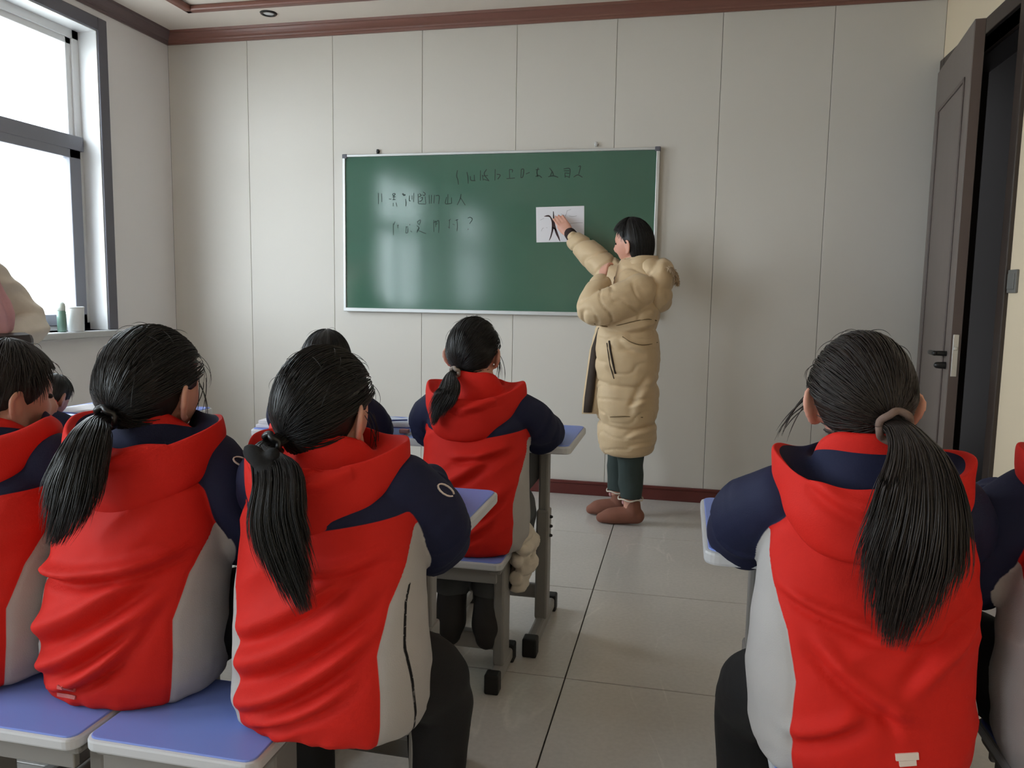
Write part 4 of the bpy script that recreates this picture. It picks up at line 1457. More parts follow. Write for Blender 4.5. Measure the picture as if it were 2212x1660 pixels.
        co[:, 2] = np.maximum(co[:, 2], 0.002)
        setco(sme2, co)
        obj('shoe', sme2, MT['shoe_black'], root)
    bpy.context.view_layer.update()
    return root, jk


def surf_patch(owner, host, poly_px, name, m, lift=0.002, world=None):
    """a small print lying on the real cloth: sight lines are met with the mesh of the host"""
    bpy.context.view_layer.update()
    mw = host.matrix_world
    me = host.data
    co = getco(me)
    Mw = np.array(mw)
    co = co @ Mw[:3, :3].T + Mw[:3, 3]
    bvh = BVHTree.FromPolygons([tuple(p) for p in co], [tuple(p.vertices) for p in me.polygons])
    V, ok = [], True
    for (px, py) in poly_px:
        d = Vector(ray(px, py)).normalized()
        h = bvh.ray_cast(Vector(CAM), d)
        if h[0] is None:
            return None
        V.append((np.array(h[0]), np.array(h[1])))
    return V


def stripe(owner, host, pts_px, width, name, m):
    """flat band following the cloth along a row of points"""
    V = surf_patch(owner, host, pts_px, name, m)
    if V is None:
        print('stripe missed', name)
        return
    inv = np.array(host.matrix_world.inverted())
    pts = np.array([p for p, _ in V]); nn = np.array([n for _, n in V])
    for i in range(len(nn)):
        if nn[i] @ (CAM - pts[i]) < 0:
            nn[i] = -nn[i]
    T = np.gradient(pts, axis=0); T /= np.linalg.norm(T, axis=1)[:, None] + 1e-9
    B = np.cross(nn, T); B /= np.linalg.norm(B, axis=1)[:, None] + 1e-9
    VV, FF = [], []
    for i in range(len(pts)):
        for sx, h in ((-1, -0.004), (1, -0.004), (1, 0.003), (-1, 0.003)):
            VV.append(pts[i] + B[i] * sx * width / 2 + nn[i] * h)
    for i in range(len(pts) - 1):
        a = 4 * i
        for j in range(4):
            FF.append((a + j, a + (j + 1) % 4, a + 4 + (j + 1) % 4, a + 4 + j))
    FF += [(3, 2, 1, 0), tuple(4 * (len(pts) - 1) + j for j in range(4))]
    VV = np.array(VV) @ inv[:3, :3].T + inv[:3, 3]
    return obj(name, to_mesh(name, VV, FF, False), m, host)


LOWLEG = [(0.098, 0.0, 0.080), (0.140, 0.085, 0.040), (0.156, 0.15, -0.030), (0.156, 0.165, -0.10), (0.152, 0.16, -0.22), (0.150, 0.16, -0.345)]
DIAG = ((-0.17, 0.10, 0.13, 0.27, 0.022, 0.011), (-0.14, 0.04, 0.13, 0.20, 0.016, 0.010), (-0.10, 0.02, 0.10, 0.12, 0.012, 0.007), (-0.16, 0.17, 0.08, 0.31, 0.018, 0.008), (-0.05, 0.30, 0.14, 0.34, 0.012, 0.006))

# girl in the middle foreground
cg, cgj = student('ponytail girl in the middle foreground, black hair over her red hood, back to the camera', 2.214, -3.445, s=1.0, lean=0.065, roll=-0.025, zy=0.375, seed=3,
                  head=(-0.20, -0.05, 0), hs=1.09, hood_drop=0.035, arms={'Re': (0.150, 0.155, 0.300), 'Le': (-0.155, 0.165, 0.32)}, legs=LOWLEG, hshift=(-0.022, -0.03, -0.075), tie=(-0.030, -0.098, -0.052), tail=[(-0.050, -0.130, 0.482), (-0.035, -0.160, 0.41), (0.0, -0.170, 0.32), (0.025, -0.175, 0.265)],
                  tailw=0.062, folds=DIAG, wisps=((0.072, 0.03, 0.0, 0.080, 0.045, -0.075, 6), (-0.072, 0.03, 0.0, -0.082, 0.04, -0.07, 6)), side_k=0.84, collar_in='red', piping=True, width=1.05)
# girl second from left
lg_, lgj = student('ponytail girl second from left, long black tail hanging to the left over her hood', 1.758, -3.415, s=1.03, lean=0.065, roll=0.0, zy=0.39, seed=5,
                   head=(-0.12, -0.03, 0.02), hs=1.13, hood_drop=0.05, hshift=(-0.008, -0.03, -0.072), side_k=0.95, arms={'Re': (0.160, 0.10, 0.285)}, tie=(0.0, -0.100, -0.040), tail=[(0.000, -0.130, 0.505), (-0.004, -0.160, 0.44), (-0.018, -0.176, 0.37), (-0.036, -0.182, 0.325)],
                   tailw=0.066, folds=DIAG[:3] + ((-0.17, 0.225, 0.17, 0.285, 0.013, 0.013), (-0.02, 0.04, 0.13, 0.19, 0.012, 0.007)), wisps=((0.064, 0.05, 0.02, 0.066, 0.052, -0.040, 5),), width=1.0, hood_side=0.01)
# girl right of the aisle
rg, rgj = student('ponytail girl right of the aisle, brown-black tail in a taupe tie over navy hood lining', 3.175, -3.35, s=1.02, lean=0.03, zy=0.425, seed=9, hood_drop=0.03, side_k=(0.74, 1.4), legs=LOWLEG, arms={'Re': (0.150, 0.165, 0.33), 'Le': (-0.185, 0.13, 0.345)},
                  head=(0.02, -0.06, 0), hshift=(-0.012, 0.0, -0.03), hair_m='hair_brown', tie=(0.030, -0.102, -0.038), tail=[(0.036, -0.150, 0.545), (0.030, -0.188, 0.47), (0.018, -0.190, 0.37), (0.010, -0.175, 0.27)],
                  tailw=0.085, tail_n=1500, folds=((-0.15, 0.31, 0.02, 0.27, 0.010, 0.006), (0.16, 0.30, 0.04, 0.18, 0.014, 0.006), (-0.05, 0.27, 0.10, 0.265, 0.010, 0.006), (-0.10, 0.24, 0.06, 0.13, 0.014, 0.007), (0.02, 0.17, 0.05, 0.10, 0.012, 0.0025), (-0.13, 0.08, -0.02, 0.14, 0.014, 0.007)),
                  wisps=((-0.070, 0.03, 0.0, -0.125, 0.04, -0.075, 9), (0.070, 0.03, 0.0, 0.082, 0.04, -0.06, 5)), tie_m='taupe', width=1.0)
# boy at far left
bo, boj = student('short-haired boy at the far left edge, ear showing, red hooded jacket', 1.40, -3.45, s=1.0, lean=0.07, zy=0.37, seed=12, head=(-0.42, -0.10, 0), hs=1.08, hshift=(-0.025, 0.0, -0.085), hair='short', hair_m='hair_boy', hood_drop=0.03,
                  folds=DIAG[:3], hood_open=0.7)
# girl nearest the teacher
gc, gcj = student('girl with short ponytail on the stool nearest the teacher, red hood pulled wide', 2.205, -2.385, s=1.0, lean=0.05, zy=0.36, seed=15, head=(-0.05, -0.04, 0), hshift=(-0.03, 0.0, -0.03), tie=(-0.028, -0.098, -0.060),
                  tail=[(-0.055, -0.120, 0.515), (-0.082, -0.140, 0.465), (-0.10, -0.145, 0.41)], tailw=0.042, tail_n=700, folds=DIAG[1:], wisps=((0.070, 0.04, 0.0, 0.076, 0.05, -0.085, 10),), hood_drop=0.045, collar_in='red',
                  trouser='dgrey_cloth', tie_m='grey', feet_back=True, legs=[(0.080, 0.0, 0.085), (0.080, 0.17, 0.085), (0.080, 0.265, 0.045), (0.078, 0.235, -0.045), (0.068, 0.08, -0.115), (0.062, -0.035, -0.125)])
ct = []
for (x_, y_, z_, rx_, ry_, rz_) in ((2.345, -2.36, 0.455, 0.045, 0.10, 0.030), (2.372, -2.35, 0.425, 0.035, 0.09, 0.028), (2.360, -2.36, 0.385, 0.036, 0.085, 0.026), (2.372, -2.345, 0.355, 0.032, 0.075, 0.026), (2.352, -2.35, 0.320, 0.030, 0.075, 0.028), (2.350, -2.35, 0.285, 0.026, 0.060, 0.022)):
    ct.append(ellipsoid((x_ - 2.205, y_ + 2.385, z_), (rx_, ry_, rz_), 18, 12))
ctm = fuse(ct, 0.006, 1, 'padded_hem')
co = getco(ctm); setco(ctm, co + getno(ctm) * (0.008 * (1 - 2 * np.abs(vnoise(co * np.array([28, 28, 34.0]), 5))))[:, None])
obj('padded_hem', ctm, MT['cream'], gcj)['label'] = 'crumpled cream padded hem hanging beside the stool'
# child behind the middle girl, child by the window, child before the right girl, child at the right edge
c3, _ = student('front row child hidden behind the middle ponytail girl, only crown and navy shoulder showing', 1.635, -2.39, s=0.96, lean=0.09, zy=0.36, seed=21, head=(0.1, -0.1, 0), hshift=(-0.02, 0.03, -0.06), hair='short', hair_m='hair', low_detail=True, arms={'Le': (-0.135, 0.17, 0.33), 'Re': (0.17, 0.14, 0.34)})
c7, _ = student('child bent low over a front desk by the window wall, beyond the boy', 0.47, -2.47, s=0.76, lean=0.12, zy=0.36, seed=23, head=(0.0, -0.5, 0), hshift=(0.07, 0.05, -0.12), hair='short', hair_m='hair', low_detail=True)
fr_, frj = student('child cut off by the right photo edge, navy sleeve and pale grey side panel', 3.605, -3.32, s=1.04, lean=0.06, zy=0.36, seed=31, head=(0, -0.1, 0), hair='short', side_k=0.85,
                   folds=DIAG[:3], arms={'Le': (-0.205, 0.09, 0.30), 'Lw': (-0.09, 0.33, 0.372)})

# black gauze bow beside the tail of the middle girl
bw_ = []
for (cx_, cz_, rx_, rz_, tilt) in ((-0.090, 0.938, 0.030, 0.019, 0.5), (-0.074, 0.912, 0.026, 0.016, -0.5), (-0.060, 0.945, 0.014, 0.012, 0)):
    bw_.append(ellipsoid((cx_, -0.130, cz_), (rx_, 0.011, rz_), 20, 12, roty(tilt)))
bwm = fuse(bw_, 0.004, 1, 'hair_bow')
co = getco(bwm); setco(bwm, co + getno(bwm) * (0.0015 * np.sin(co[:, 0] * 120 + co[:, 2] * 60))[:, None])
obj('hair_bow', bwm, MT['black_cloth'], cg)['label'] = 'black gauze hair bow at the root of the ponytail'


def ring_print(owner, host, cx_, cy_, rx_, ry_, tilt, wd):
    pts = []
    for t in np.linspace(0.3, 2 * PI - 0.3, 14):
        u, v = rx_ * math.cos(t), ry_ * math.sin(t)
        pts.append((cx_ + u * math.cos(tilt) - v * math.sin(tilt), cy_ + u * math.sin(tilt) + v * math.cos(tilt)))
    stripe(owner, host, pts, wd, 'sleeve_print', MT['reflect'])


ring_print(cg, cgj, 962, 1060, 20, 9, 0.6, 0.0024)
ring_print(lg_, lgj, 520, 998, 18, 8, 0.4, 0.0024)
# prints and trims on the jackets
for yy, wd, x0, x1 in ((1636, 0.011, 1934, 1983), (1650, 0.009, 1942, 1978)):
    stripe(rg, rgj, [(x0 + (x1 - x0) * k / 4, yy - 3 * k / 4) for k in range(5)], wd, 'reflective_stripe', MT['reflect'])
for yy in (1484, 1500):
    stripe(lg_, lgj, [(126 + 38 * k / 4, yy + 8 * k / 4) for k in range(5)], 0.007, 'reflective_stripe', MT['print_dim'])


# ------------------------------------------------------------------ the teacher
tea = empty('person', (2.55, -0.5, 0))
tag(tea, 'standing teacher in a long beige puffer coat pointing at the paper on the chalkboard', 'person')
TO = np.array([2.55, -0.5, 0.0])
coat_prof = [  # z, x left, x right, half depth in y, y centre
    (0.385, 2.440, 2.690, 0.175, -0.50), (0.40, 2.425, 2.708, 0.195, -0.50), (0.50, 2.412, 2.716, 0.205, -0.50), (0.60, 2.400, 2.720, 0.21, -0.50), (0.78, 2.382, 2.722, 0.215, -0.50), (0.95, 2.374, 2.716, 0.215, -0.50),
    (1.09, 2.372, 2.708, 0.21, -0.50), (1.20, 2.395, 2.715, 0.21, -0.50), (1.28, 2.440, 2.715, 0.19, -0.50), (1.335, 2.475, 2.705, 0.14, -0.49), (1.38, 2.490, 2.690, 0.10, -0.48), (1.43, 2.500, 2.682, 0.092, -0.475), (1.452, 2.512, 2.672, 0.084, -0.475)]
rings = []
a = np.arange(48) / 48 * 2 * PI
for z, xl, xr, b, ycn in coat_prof:
    ca, sa = np.cos(a), np.sin(a)
    rings.append(np.stack([(xl + xr) / 2 + (xr - xl) / 2 * np.sign(ca) * np.abs(ca) ** 0.8, ycn + b * np.sign(sa) * np.abs(sa) ** 0.85, np.full(48, z)], 1) - TO)
armL = ([(2.615, -0.655, 1.270), (2.50, -0.715, 1.205), (2.385, -0.725, 1.168), (2.380, -0.68, 1.225), (2.405, -0.610, 1.300)], [0.090, 0.088, 0.080, 0.068, 0.056])
armR = ([(2.575, -0.36, 1.285), (2.48, -0.31, 1.335), (2.39, -0.26, 1.405), (2.290, -0.19, 1.490), (2.200, -0.135, 1.566)], [0.085, 0.084, 0.078, 0.072, 0.052])
parts = [loft(rings)] + [tube(np.array(p) - TO, r_, 18, 5) for p, r_ in (armL, armR)]
cme = fuse(parts, 0.0075, 4, 'coat')
P = getco(cme) + TO
no = getno(cme)
zs = [q[0] for q in coat_prof]
cxm = np.interp(P[:, 2], zs, [(q[1] + q[2]) / 2 for q in coat_prof]); hwx = np.interp(P[:, 2], zs, [(q[2] - q[1]) / 2 for q in coat_prof]); hby = np.interp(P[:, 2], zs, [q[3] for q in coat_prof])
d_t = (np.sqrt(((P[:, 0] - cxm) / hwx) ** 2 + ((P[:, 1] + 0.5) / hby) ** 2) - 1) * hwx
dl, ll = chain_dist(P, *armL); dr_, lr_ = chain_dist(P, *armR)
d_a = np.minimum(dl, dr_); al = np.where(dl < dr_, ll, lr_)
bw = sstep(-0.03, 0.03, d_a - d_t)
disp = np.zeros(len(P))
seams = [0.385, 0.555, 0.78, 1.065, 1.30, 1.46]
zz = P[:, 2] + 0.012 * np.sin(P[:, 0] * 14) * np.sign(P[:, 1] + 0.5)
for z0, z1 in zip(seams[:-1], seams[1:]):
    t = np.clip((zz - z0) / (z1 - z0), 0, 1)
    disp += np.where((zz > z0) & (zz < z1), 0.026 * np.sin(PI * t) ** 0.45 - 0.014, 0) * bw
q = P * np.array([7, 7, 13.0]); disp += 0.004 * vnoise(q, 4) * bw
disp -= 0.006 * np.exp(-(vnoise(P * np.array([9, 9, 15.0]), 14) / 0.10) ** 2) * bw
q = P * np.array([22, 22, 30.0]); disp += 0.0028 * vnoise(q, 5)
P2 = P[:, [0, 2]]
for (x0, z0, x1, z1, wd, am) in ((2.69, 0.82, 2.60, 0.62, 0.020, 0.014), (2.71, 0.55, 2.57, 0.50, 0.014, 0.012), (2.70, 0.46, 2.58, 0.44, 0.012, 0.010), (2.55, 1.06, 2.70, 1.10, 0.015, 0.012), (2.53, 1.02, 2.66, 0.955, 0.018, 0.012), (2.50, 1.12, 2.69, 1.20, 0.014, 0.010), (2.66, 0.70, 2.58, 0.66, 0.012, 0.010)):
    disp += crease(P2, (x0, z0), (x1, z1), wd, am) * bw * (P[:, 1] < -0.45)
sl = 1 - bw
disp += sl * (0.004 - 0.014 * np.exp(-(np.sin(al * 30 + 2.6 * vnoise(P * 8, 9)) / 0.24) ** 2) * (0.55 + 0.45 * vnoise(P * 9, 12)) + 0.003 * vnoise(P * 18, 10)) * sstep(0.02, 0.08, al)
setco(cme, getco(cme) + no * disp[:, None])
coat = obj('coat', cme, MT['coat'], tea)
# hood hanging behind the shoulders, with a furry rim, and a tall collar
hd = fuse([ellipsoid(np.array([2.712, -0.50, 1.330]) - TO, (0.078, 0.165, 0.115), 28, 18, roty(0.25)), ellipsoid(np.array([2.705, -0.52, 1.255]) - TO, (0.072, 0.15, 0.105), 24, 14, roty(-0.3)),
           ellipsoid(np.array([2.66, -0.50, 1.375]) - TO, (0.07, 0.12, 0.075), 24, 14)], 0.008, 3, 'hood')
co = getco(hd); setco(hd, co + getno(hd) * (0.008 * vnoise(co * 16, 3) + 0.004 * vnoise(co * 34, 6))[:, None])
hd_o = obj('hood', hd, MT['coat'], coat)
fr_pts = [np.array([2.738 + 0.045 * math.cos(t), -0.50 + 0.150 * math.sin(t), 1.350 - 0.085 * (1 - abs(math.sin(t))) + 0.06]) - TO + np.array([0.02, 0, -0.02]) for t in np.linspace(-PI / 2, PI / 2, 12)]
fp = []
for i in range(900):
    t = rng.uniform(0, 11); k = int(t); k = min(k, 10); p = fr_pts[k] * (1 - (t - k)) + fr_pts[k + 1] * (t - k)
    d = rng.normal(0, 1, 3) + np.array([0.6, 0, 0.1]); d /= np.linalg.norm(d)
    L = rng.uniform(0.008, 0.018)
    s_ = np.linspace(0, 1, 5)[:, None]
    fp.append(p + d * 0.004 + s_ * d * L + np.array([0, 0, -0.008]) * s_ ** 2)
obj('fur_trim', strands('fur_trim', np.array(fp), 0.0014, MT['fur'], coat, tip=0.1)[2], MT['fur'], coat)
cr = []
n = 36
for (rx, ry, z) in ((0.100, 0.098, 1.325), (0.108, 0.105, 1.375), (0.106, 0.102, 1.430), (0.098, 0.094, 1.458), (0.086, 0.082, 1.452), (0.076, 0.072, 1.405), (0.074, 0.07, 1.34)):
    ph = np.arange(n) / n * 2 * PI
    dip = 0.075 * np.exp(-((np.cos(ph) + 1) / 0.55) ** 2)      # opens at the throat, which looks along -x
    cr.append(np.stack([2.600 + rx * np.cos(ph), -0.475 + ry * np.sin(ph), z - dip * (z > 1.36)], 1) - TO)
cv, cf = loft(cr + cr[:1], False)
obj('collar', (cv, cf), MT['coat'], coat)
# open front flap with the dark lining showing
V, FF = [], []
flp = [(2.385, 1.06, 0.004), (2.352, 0.95, 0.02), (2.335, 0.80, 0.03), (2.322, 0.68, 0.035), (2.318, 0.60, 0.03)]
fo = []
for xz, zz_, wv in flp:
    fo.append(np.array([(xz, -0.56, zz_), (xz + 0.006, -0.60, zz_), (xz + 0.05, -0.625, zz_ + 0.01), (2.47, -0.63, zz_ + 0.01), (2.47, -0.60, zz_ + 0.01), (xz + 0.05, -0.595, zz_ + 0.01), (xz + 0.012, -0.575, zz_)]) - TO)
obj('front_flap', loft(fo), MT['coat'], coat)
fo = []
for xz, zz_, wv in [(a_ + 0.014, b_, c_) for a_, b_, c_ in flp]:
    fo.append(np.array([(xz + 0.004, -0.632, zz_ + 0.012), (xz + 0.012 + wv, -0.640, zz_ + 0.015), (xz + 0.02 + wv, -0.632, zz_ + 0.015), (xz + 0.012, -0.612, zz_ + 0.012)]) - TO)
obj('lining', loft(fo), MT['coat_dark'], coat)


def on_surface(host, pts_px):
    V = surf_patch(None, host, pts_px, '', None)
    return V


def seam_line(host, pts_px, rad, name, m):
    V = on_surface(host, pts_px)
    if V is None:
        print('seam missed', pts_px)
        return
    inv = np.array(host.matrix_world.inverted())
    pts = np.array([p + (CAM - p) / np.linalg.norm(CAM - p) * rad * 0.3 for p, _ in V])
    pts = pts @ inv[:3, :3].T + inv[:3, 3]
    return obj(name, tube(pts, [rad] * len(pts), 8, 3), m, host)


bpy.context.view_layer.update()
seam_line(coat, [(1316, 738), (1319, 760), (1324, 785), (1329, 806)], 0.0055, 'pocket_zip', MT['coat_dark'])
seam_line(coat, [(1311, 742), (1314, 765), (1318, 790), (1326, 818)], 0.0028, 'pocket_edge', MT['coat_dark'])
MT['coat_seam'] = mat('coat_seam', srgb(120, 98, 68), 0.8)
for ln in ([(1284, 700), (1310, 706), (1340, 702), (1372, 694), (1400, 690), (1418, 693)], [(1345, 728), (1360, 738), (1380, 745), (1400, 745), (1420, 740)], [(1286, 818), (1305, 822), (1330, 822), (1362, 818)], [(1292, 902), (1320, 901), (1350, 900), (1388, 902)]):
    seam_line(coat, ln, 0.0028, 'seam', MT['coat_seam'])
# dark inner collar
obj('inner_collar', tube([np.array(q) - TO for q in ((2.535, -0.56, 1.345), (2.495, -0.52, 1.335), (2.487, -0.475, 1.335), (2.50, -0.43, 1.345), (2.56, -0.405, 1.37))], [0.020, 0.022, 0.022, 0.022, 0.02], 12, 4), MT['cuff'], coat)
# body, head and hands
THC = np.array([2.560, -0.470, 1.532]) - TO
TR = rotz(math.radians(68)) @ rotx(math.radians(-6)) @ roty(math.radians(-8))
ts = 1.10
body = [xf(q, TR, THC, ts) for q in [head_shape()] + ear_shape(1) + ear_shape(-1)]
body.append(tube([np.array([2.60, -0.49, 1.27]) - TO, np.array([2.59, -0.48, 1.38]) - TO, THC + TR @ np.array([0, -0.012, -0.045])], [0.065, 0.052, 0.052], 16, 4))
body.append(tube([np.array([2.56, -0.5, 0.85]) - TO, np.array([2.56, -0.5, 1.05]) - TO, np.array([2.58, -0.5, 1.25]) - TO], [0.13, 0.12, 0.12], 16, 4))
for ch in (armL, armR):
    body.append(tube(np.array(ch[0]) - TO, [0.05, 0.047, 0.042, 0.036, 0.030], 14, 4))
wR = np.array([2.166, -0.112, 1.604]) - TO
body += hand(wR, np.array([2.055, -0.052, 1.742]) - np.array([2.186, -0.122, 1.578]), (0.15, 0.9, -0.3), side=1, s=0.93, curl=(0.02, 0.06, 0.10, 0.16), spread=0.02, thumb_in=0.25)
wL = np.array([2.408, -0.600, 1.314]) - TO
body += hand(wL, (0.06, 0.42, 0.55), (0.4, 0.6, 0.2), side=1, s=0.95, curl=(0.45, 0.5, 0.5, 0.55), spread=0.04)
tl = {-1: [(2.575, -0.585, 0.80), (2.590, -0.585, 0.45), (2.600, -0.583, 0.20), (2.600, -0.580, 0.09)], 1: [(2.545, -0.425, 0.80), (2.525, -0.425, 0.45), (2.522, -0.425, 0.20), (2.520, -0.425, 0.09)]}
for sd in tl:
    body.append(tube(np.array(tl[sd]) - TO, [0.075, 0.058, 0.044, 0.036], 14, 4))
obj('body', fuse(body, 0.005, 2, 'body'), MT['skin'], tea)
for sd in (-1, 1):
    v, f = ellipsoid((0, 0, 0), (0.0085, 0.006, 0.0055), 12, 8)
    obj('eye', xf((v + np.array([sd * 0.029, 0.0765, 0.004]), f), TR, THC, ts), MT['black_metal'], tea)
cap = xf(hair_cap('bob', 0.016, 40), TR, THC, ts)
sp = scalp_paths('bob', 0.016, None, 1200, 10, rng)
sp = (sp * ts) @ TR.T + THC
obj('hair', merge_meshes('hair', [to_mesh('hair', *cap), strands('hair', sp, 0.0012, MT['hair'], tea, tip=0.3)[2]]), MT['hair'], tea)
obj('cuff', tube([np.array(q) - TO for q in ((2.200, -0.135, 1.566), (2.166, -0.113, 1.606))], [0.040, 0.036], 18, 3), MT['cuff'], coat)
obj('cuff', tube([np.array(q) - TO for q in ((2.400, -0.622, 1.286), (2.408, -0.602, 1.312))], [0.042, 0.040], 18, 3), MT['cuff'], coat)
tme = fuse([tube(np.array(tl[sd][:3] + [(tl[sd][2][0], tl[sd][2][1], 0.150)]) - TO, [0.095, 0.078, 0.064, 0.062], 16, 4, caps=False) for sd in tl], 0.008, 2, 'trousers')
co = getco(tme); setco(tme, co + getno(tme) * (0.005 * vnoise(co * np.array([12, 12, 18]), 2))[:, None])
tro = obj('trousers', tme, MT['green_cloth'], tea)
for sd in tl:
    q_ = np.array([tl[sd][2][0], tl[sd][2][1], 0.146]) - TO
    obj('frayed_hem', tube([q_ + np.array([0.066 * math.cos(t), 0.066 * math.sin(t), 0.004 * math.sin(5 * t)]) for t in np.linspace(0, 2 * PI, 24)], [0.004] * 24, 8, 2, caps=False), MT['cream'], tro)
for sd, (ax, ay, tx_, ty_) in {-1: (2.605, -0.580, 2.425, -0.600), 1: (2.520, -0.425, 2.350, -0.445)}.items():
    d = np.array([tx_ - ax, ty_ - ay, 0]); L = np.linalg.norm(d); d /= L
    A0 = np.array([ax, ay, 0.0])
    sh = [tube([A0 - d * 0.030 + (0, 0, .048), A0 + d * 0.02 + (0, 0, .050), A0 + d * 0.11 + (0, 0, .042), A0 + d * (L - 0.02) + (0, 0, .030)], [0.044, 0.047, 0.044, 0.028], 16, 4),
          tube([A0 - d * 0.012 + (0, 0, .055), A0 - d * 0.006 + (0, 0, .118)], [0.046, 0.044], 16, 3)]
    sm = fuse([(v - TO, f) for v, f in sh], 0.006, 3, 'shoe')
    co = getco(sm); co[:, 2] = np.maximum(co[:, 2], 0.002); setco(sm, co)
    so = obj('shoe', sm, MT['shoe_brown'], tea)
    obj('pull_tab', xf(ellipsoid((0, 0, 0), (0.010, 0.009, 0.016), 10, 8), np.eye(3), A0 + d * 0.042 + np.array([0, 0, 0.124]) - TO), MT['pink'], so)

# ------------------------------------------------------------------ person by the window
wp = empty('person', (-0.16, -2.16, 0))
tag(wp, 'person standing at the window in a cream padded jacket and pink scarf', 'person')
WO = np.array([-0.16, -2.16, 0.0])
wl = {-1: [(-0.16, -2.26, 0.82), (-0.155, -2.26, 0.45), (-0.16, -2.26, 0.09)], 1: [(-0.16, -2.06, 0.82), (-0.155, -2.06, 0.45), (-0.16, -2.06, 0.09)]}
aL = ([(-0.13, -1.99, 1.325), (-0.10, -1.88, 1.20), (-0.04, -1.815, 1.075), (0.03, -1.93, 1.035), (0.06, -2.08, 1.04)], [0.078, 0.082, 0.082, 0.072, 0.05])
aR = ([(-0.13, -2.33, 1.325), (-0.10, -2.44, 1.20), (-0.04, -2.49, 1.075), (0.03, -2.38, 1.035), (0.06, -2.24, 1.04)], [0.078, 0.082, 0.082, 0.072, 0.05])
rings = []
for z, hx, hy in ((0.72, 0.15, 0.20), (0.74, 0.165, 0.215), (0.95, 0.16, 0.205), (1.15, 0.15, 0.20), (1.28, 0.13, 0.19), (1.36, 0.10, 0.14), (1.42, 0.07, 0.08)):
    rings.append(np.stack([-0.16 + hx * np.cos(a), -2.16 + hy * np.sin(a), np.full(48, z)], 1) - WO)
jm = fuse([loft(rings)] + [tube(np.array(p) - WO, r_, 16, 5) for p, r_ in (aL, aR)], 0.008, 3, 'jacket')
co = getco(jm); q = co + WO
d1, l1 = chain_dist(q, *aL)
setco(jm, co + getno(jm) * (0.006 * np.sin(q[:, 2] * 62 + 2 * vnoise(q * 9, 1)) + 0.005 * vnoise(q * 14, 2))[:, None])
obj('jacket', jm, MT['cream'], wp)
whc = np.array([-0.10, -2.16, 1.56]) - WO
WR = rotz(math.radians(-90))
body = [xf(q, WR, whc, 1.1) for q in [head_shape()] + ear_shape(1) + ear_shape(-1)]
body += [tube([np.array([-0.15, -2.16, 1.25]) - WO, np.array([-0.14, -2.16, 1.42]) - WO, whc + np.array([-0.02, 0, -0.05])], [0.06, 0.052, 0.052], 16, 4),
         tube([np.array([-0.16, -2.16, 0.85]) - WO, np.array([-0.16, -2.16, 1.25]) - WO], [0.12, 0.12], 16, 4)]
for ch, sd in ((aL, 1), (aR, -1)):
    body.append(tube(np.array(ch[0]) - WO, [0.05, 0.046, 0.042, 0.036, 0.03], 14, 4))
    body += hand(np.array(ch[0][-1]) - WO, (0.1, -sd, 0.05), (-1, 0, 0), side=sd, s=0.95, curl=(0.3, 0.3, 0.35, 0.4))
for sd in wl:
    body.append(tube(np.array(wl[sd]) - WO, [0.075, 0.055, 0.036], 14, 4))
obj('body', fuse(body, 0.006, 2, 'body'), MT['skin'], wp)
obj('hair', merge_meshes('hair', [to_mesh('hair', *xf(hair_cap('bob', 0.016, 50), WR, whc, 1.1)), strands('hair', (scalp_paths('bob', 0.016, None, 500, 10, rng) * 1.1) @ WR.T + whc, 0.0012, MT['hair_brown'], wp, tip=0.3)[2]]), MT['hair_brown'], wp)
sc_ = []
for k in range(3):
    rr_ = 0.105 + 0.012 * k
    sc_.append(tube([(-0.13 + rr_ * math.cos(t) + 0.016, -2.14 + (rr_ + 0.03) * math.sin(t), 1.44 - 0.052 * k + 0.012 * math.sin(2 * t + k)) - WO for t in np.linspace(0, 2 * PI, 22)], [0.040] * 22, 12, 2))
sc_.append(tube([np.array(q) - WO for q in ((-0.005, -2.09, 1.38), (0.03, -2.08, 1.25), (0.085, -2.085, 1.13), (0.10, -2.09, 1.07))], [0.050, 0.055, 0.058, 0.04], 14, 4, flat=0.6, nrm=(1, 0, 0)))
sm = fuse(sc_, 0.008, 2, 'scarf')
co = getco(sm); setco(sm, co + getno(sm) * (0.008 * np.sin(co[:, 1] * 130 + 3 * vnoise(co * 12, 3)) + 0.004 * vnoise(co * 25, 7))[:, None])
obj('scarf', sm, MT['pink'], wp)
tm = fuse([tube(np.array(wl[sd]) - WO, [0.095, 0.075, 0.06], 16, 4) for sd in wl], 0.01, 2, 'trousers')
obj('trousers', tm, MT['black_cloth'], wp)
for sd in wl:
    p = wl[sd][-1]
    sm = fuse([tube(np.array([(p[0] - 0.05, p[1], 0.042), (p[0] + 0.05, p[1], 0.042), (p[0] + 0.17, p[1], 0.03)]) - WO, [0.04, 0.044, 0.028], 14, 4), tube(np.array([(p[0] - 0.01, p[1], 0.05), (p[0], p[1], 0.11)]) - WO, [0.042, 0.042], 12, 2)], 0.007, 2, 'shoe')
    co = getco(sm); co[:, 2] = np.maximum(co[:, 2], 0.002); setco(sm, co)
    obj('shoe', sm, MT['shoe_black'], wp)
# bag held before the body
tag(obj('handbag', boxes('handbag', [(0.075, 0.17, -2.30, -1.99, 0.84, 1.045)], 0.03), MT['case']), 'dark bag held before the cream jacket at the window', 'bag')


# ================================================================== SMALL THINGS
def lathe(prof, n=28):
    return loft([np.array([(r_ * math.cos(2 * PI * k / n), r_ * math.sin(2 * PI * k / n), z) for k in range(n)]) for r_, z in prof])


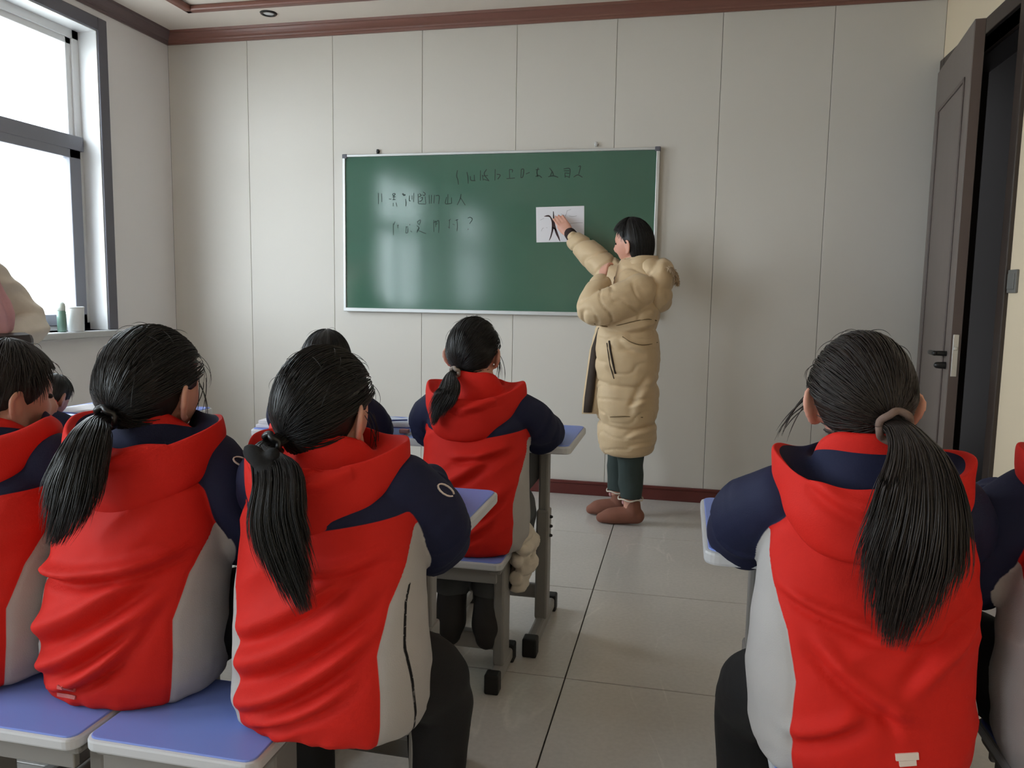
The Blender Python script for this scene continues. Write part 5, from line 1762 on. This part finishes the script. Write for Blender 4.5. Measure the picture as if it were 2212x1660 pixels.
bt = empty('bottle', (XL + 0.012, -1.035, WZ0))
tag(bt, 'slim green bottle with a clear domed cap on the window sill', 'bottle')
obj('bottle_body', lathe([(0.020, 0), (0.0235, 0.004), (0.0235, 0.115), (0.021, 0.120)]), MT['green_glass'], bt)
obj('cap', lathe([(0.0225, 0.120), (0.0225, 0.143), (0.020, 0.158), (0.012, 0.168), (0.003, 0.171)]), MT['clear_pl'], bt)
cu = empty('cup', (XL + 0.018, -0.938, WZ0))
tag(cu, 'plain white cup standing beside the green bottle on the window sill', 'cup')
obj('cup_body', lathe([(0.040, 0), (0.0435, 0.005), (0.046, 0.138), (0.0455, 0.141), (0.043, 0.141), (0.041, 0.12), (0.038, 0.012), (0.001, 0.01)]), MT['white_pl'], cu)
obj('rim', lathe([(0.0462, 0.132), (0.0475, 0.137), (0.0462, 0.142), (0.043, 0.142), (0.042, 0.135)]), MT['white_pl'], cu)


def book(x, y, rz, wd, dp, label, m, z=0.74):
    o = empty('book', (x, y, z))
    o.rotation_euler = (0, 0, rz)
    tag(o, label, 'book')
    V, FF = [], []
    prof = [(-wd, 0.002), (-wd * 0.7, 0.007), (-wd * 0.3, 0.010), (0, 0.004), (wd * 0.3, 0.010), (wd * 0.7, 0.007), (wd, 0.002)]
    me = boxes('cover', [(-wd - 0.004, wd + 0.004, -dp / 2 - 0.003, dp / 2 + 0.003, 0.0005, 0.0025)], 0.0005, 1)
    obj('cover', me, MT['cover'], o)
    rings = []
    for yy in (-dp / 2, dp / 2):
        rings.append(np.array([(q[0], yy, q[1] + 0.0025) for q in prof] + [(wd, yy, 0.0025), (-wd, yy, 0.0025)]))
    obj('pages', loft(rings), m, o)
    return o


book(1.795, -2.02, 0.15, 0.13, 0.19, 'open book with pale blue pages on the front row desk beside the girl', MT['pages'])
tag(obj('pen', tube([(1.73, -2.09, 0.7575), (1.84, -2.03, 0.7575)], [0.0035, 0.003], 8, 1), MT['cover']), 'dark blue pen lying on the open book', 'pen')
book(0.50, -2.08, -0.1, 0.13, 0.19, 'open white book on the front desk by the window wall', MT['paper'])
tag(obj('paper_stack', boxes('paper_stack', [(1.345, 1.475, -2.26, -2.05, 0.7402, 0.752), (1.350, 1.48, -2.25, -2.04, 0.752, 0.766)], 0.002, 1), MT['paper']), 'small stack of white papers at the left end of a front row desk', 'paper')
tag(obj('eraser', boxes('eraser', [(1.88, 1.915, -2.22, -2.20, 0.7405, 0.755)], 0.003), MT['pink']), 'small mauve eraser on the front desk by the red jacket', 'eraser')
pc = empty('pencil_case', (3.50, -3.02, 0.74))
tag(pc, 'dark brown pencil case with silver clasps between the two right pupils', 'pencil case')
obj('case_body', boxes('case_body', [(-0.10, 0.10, -0.035, 0.035, 0.001, 0.062)], 0.02, 3), MT['case'], pc)
for xx in (-0.05, 0.06):
    obj('clasp', boxes('clasp', [(xx - 0.012, xx + 0.012, -0.041, -0.033, 0.02, 0.045)], 0.003), MT['steel_plate'], pc)
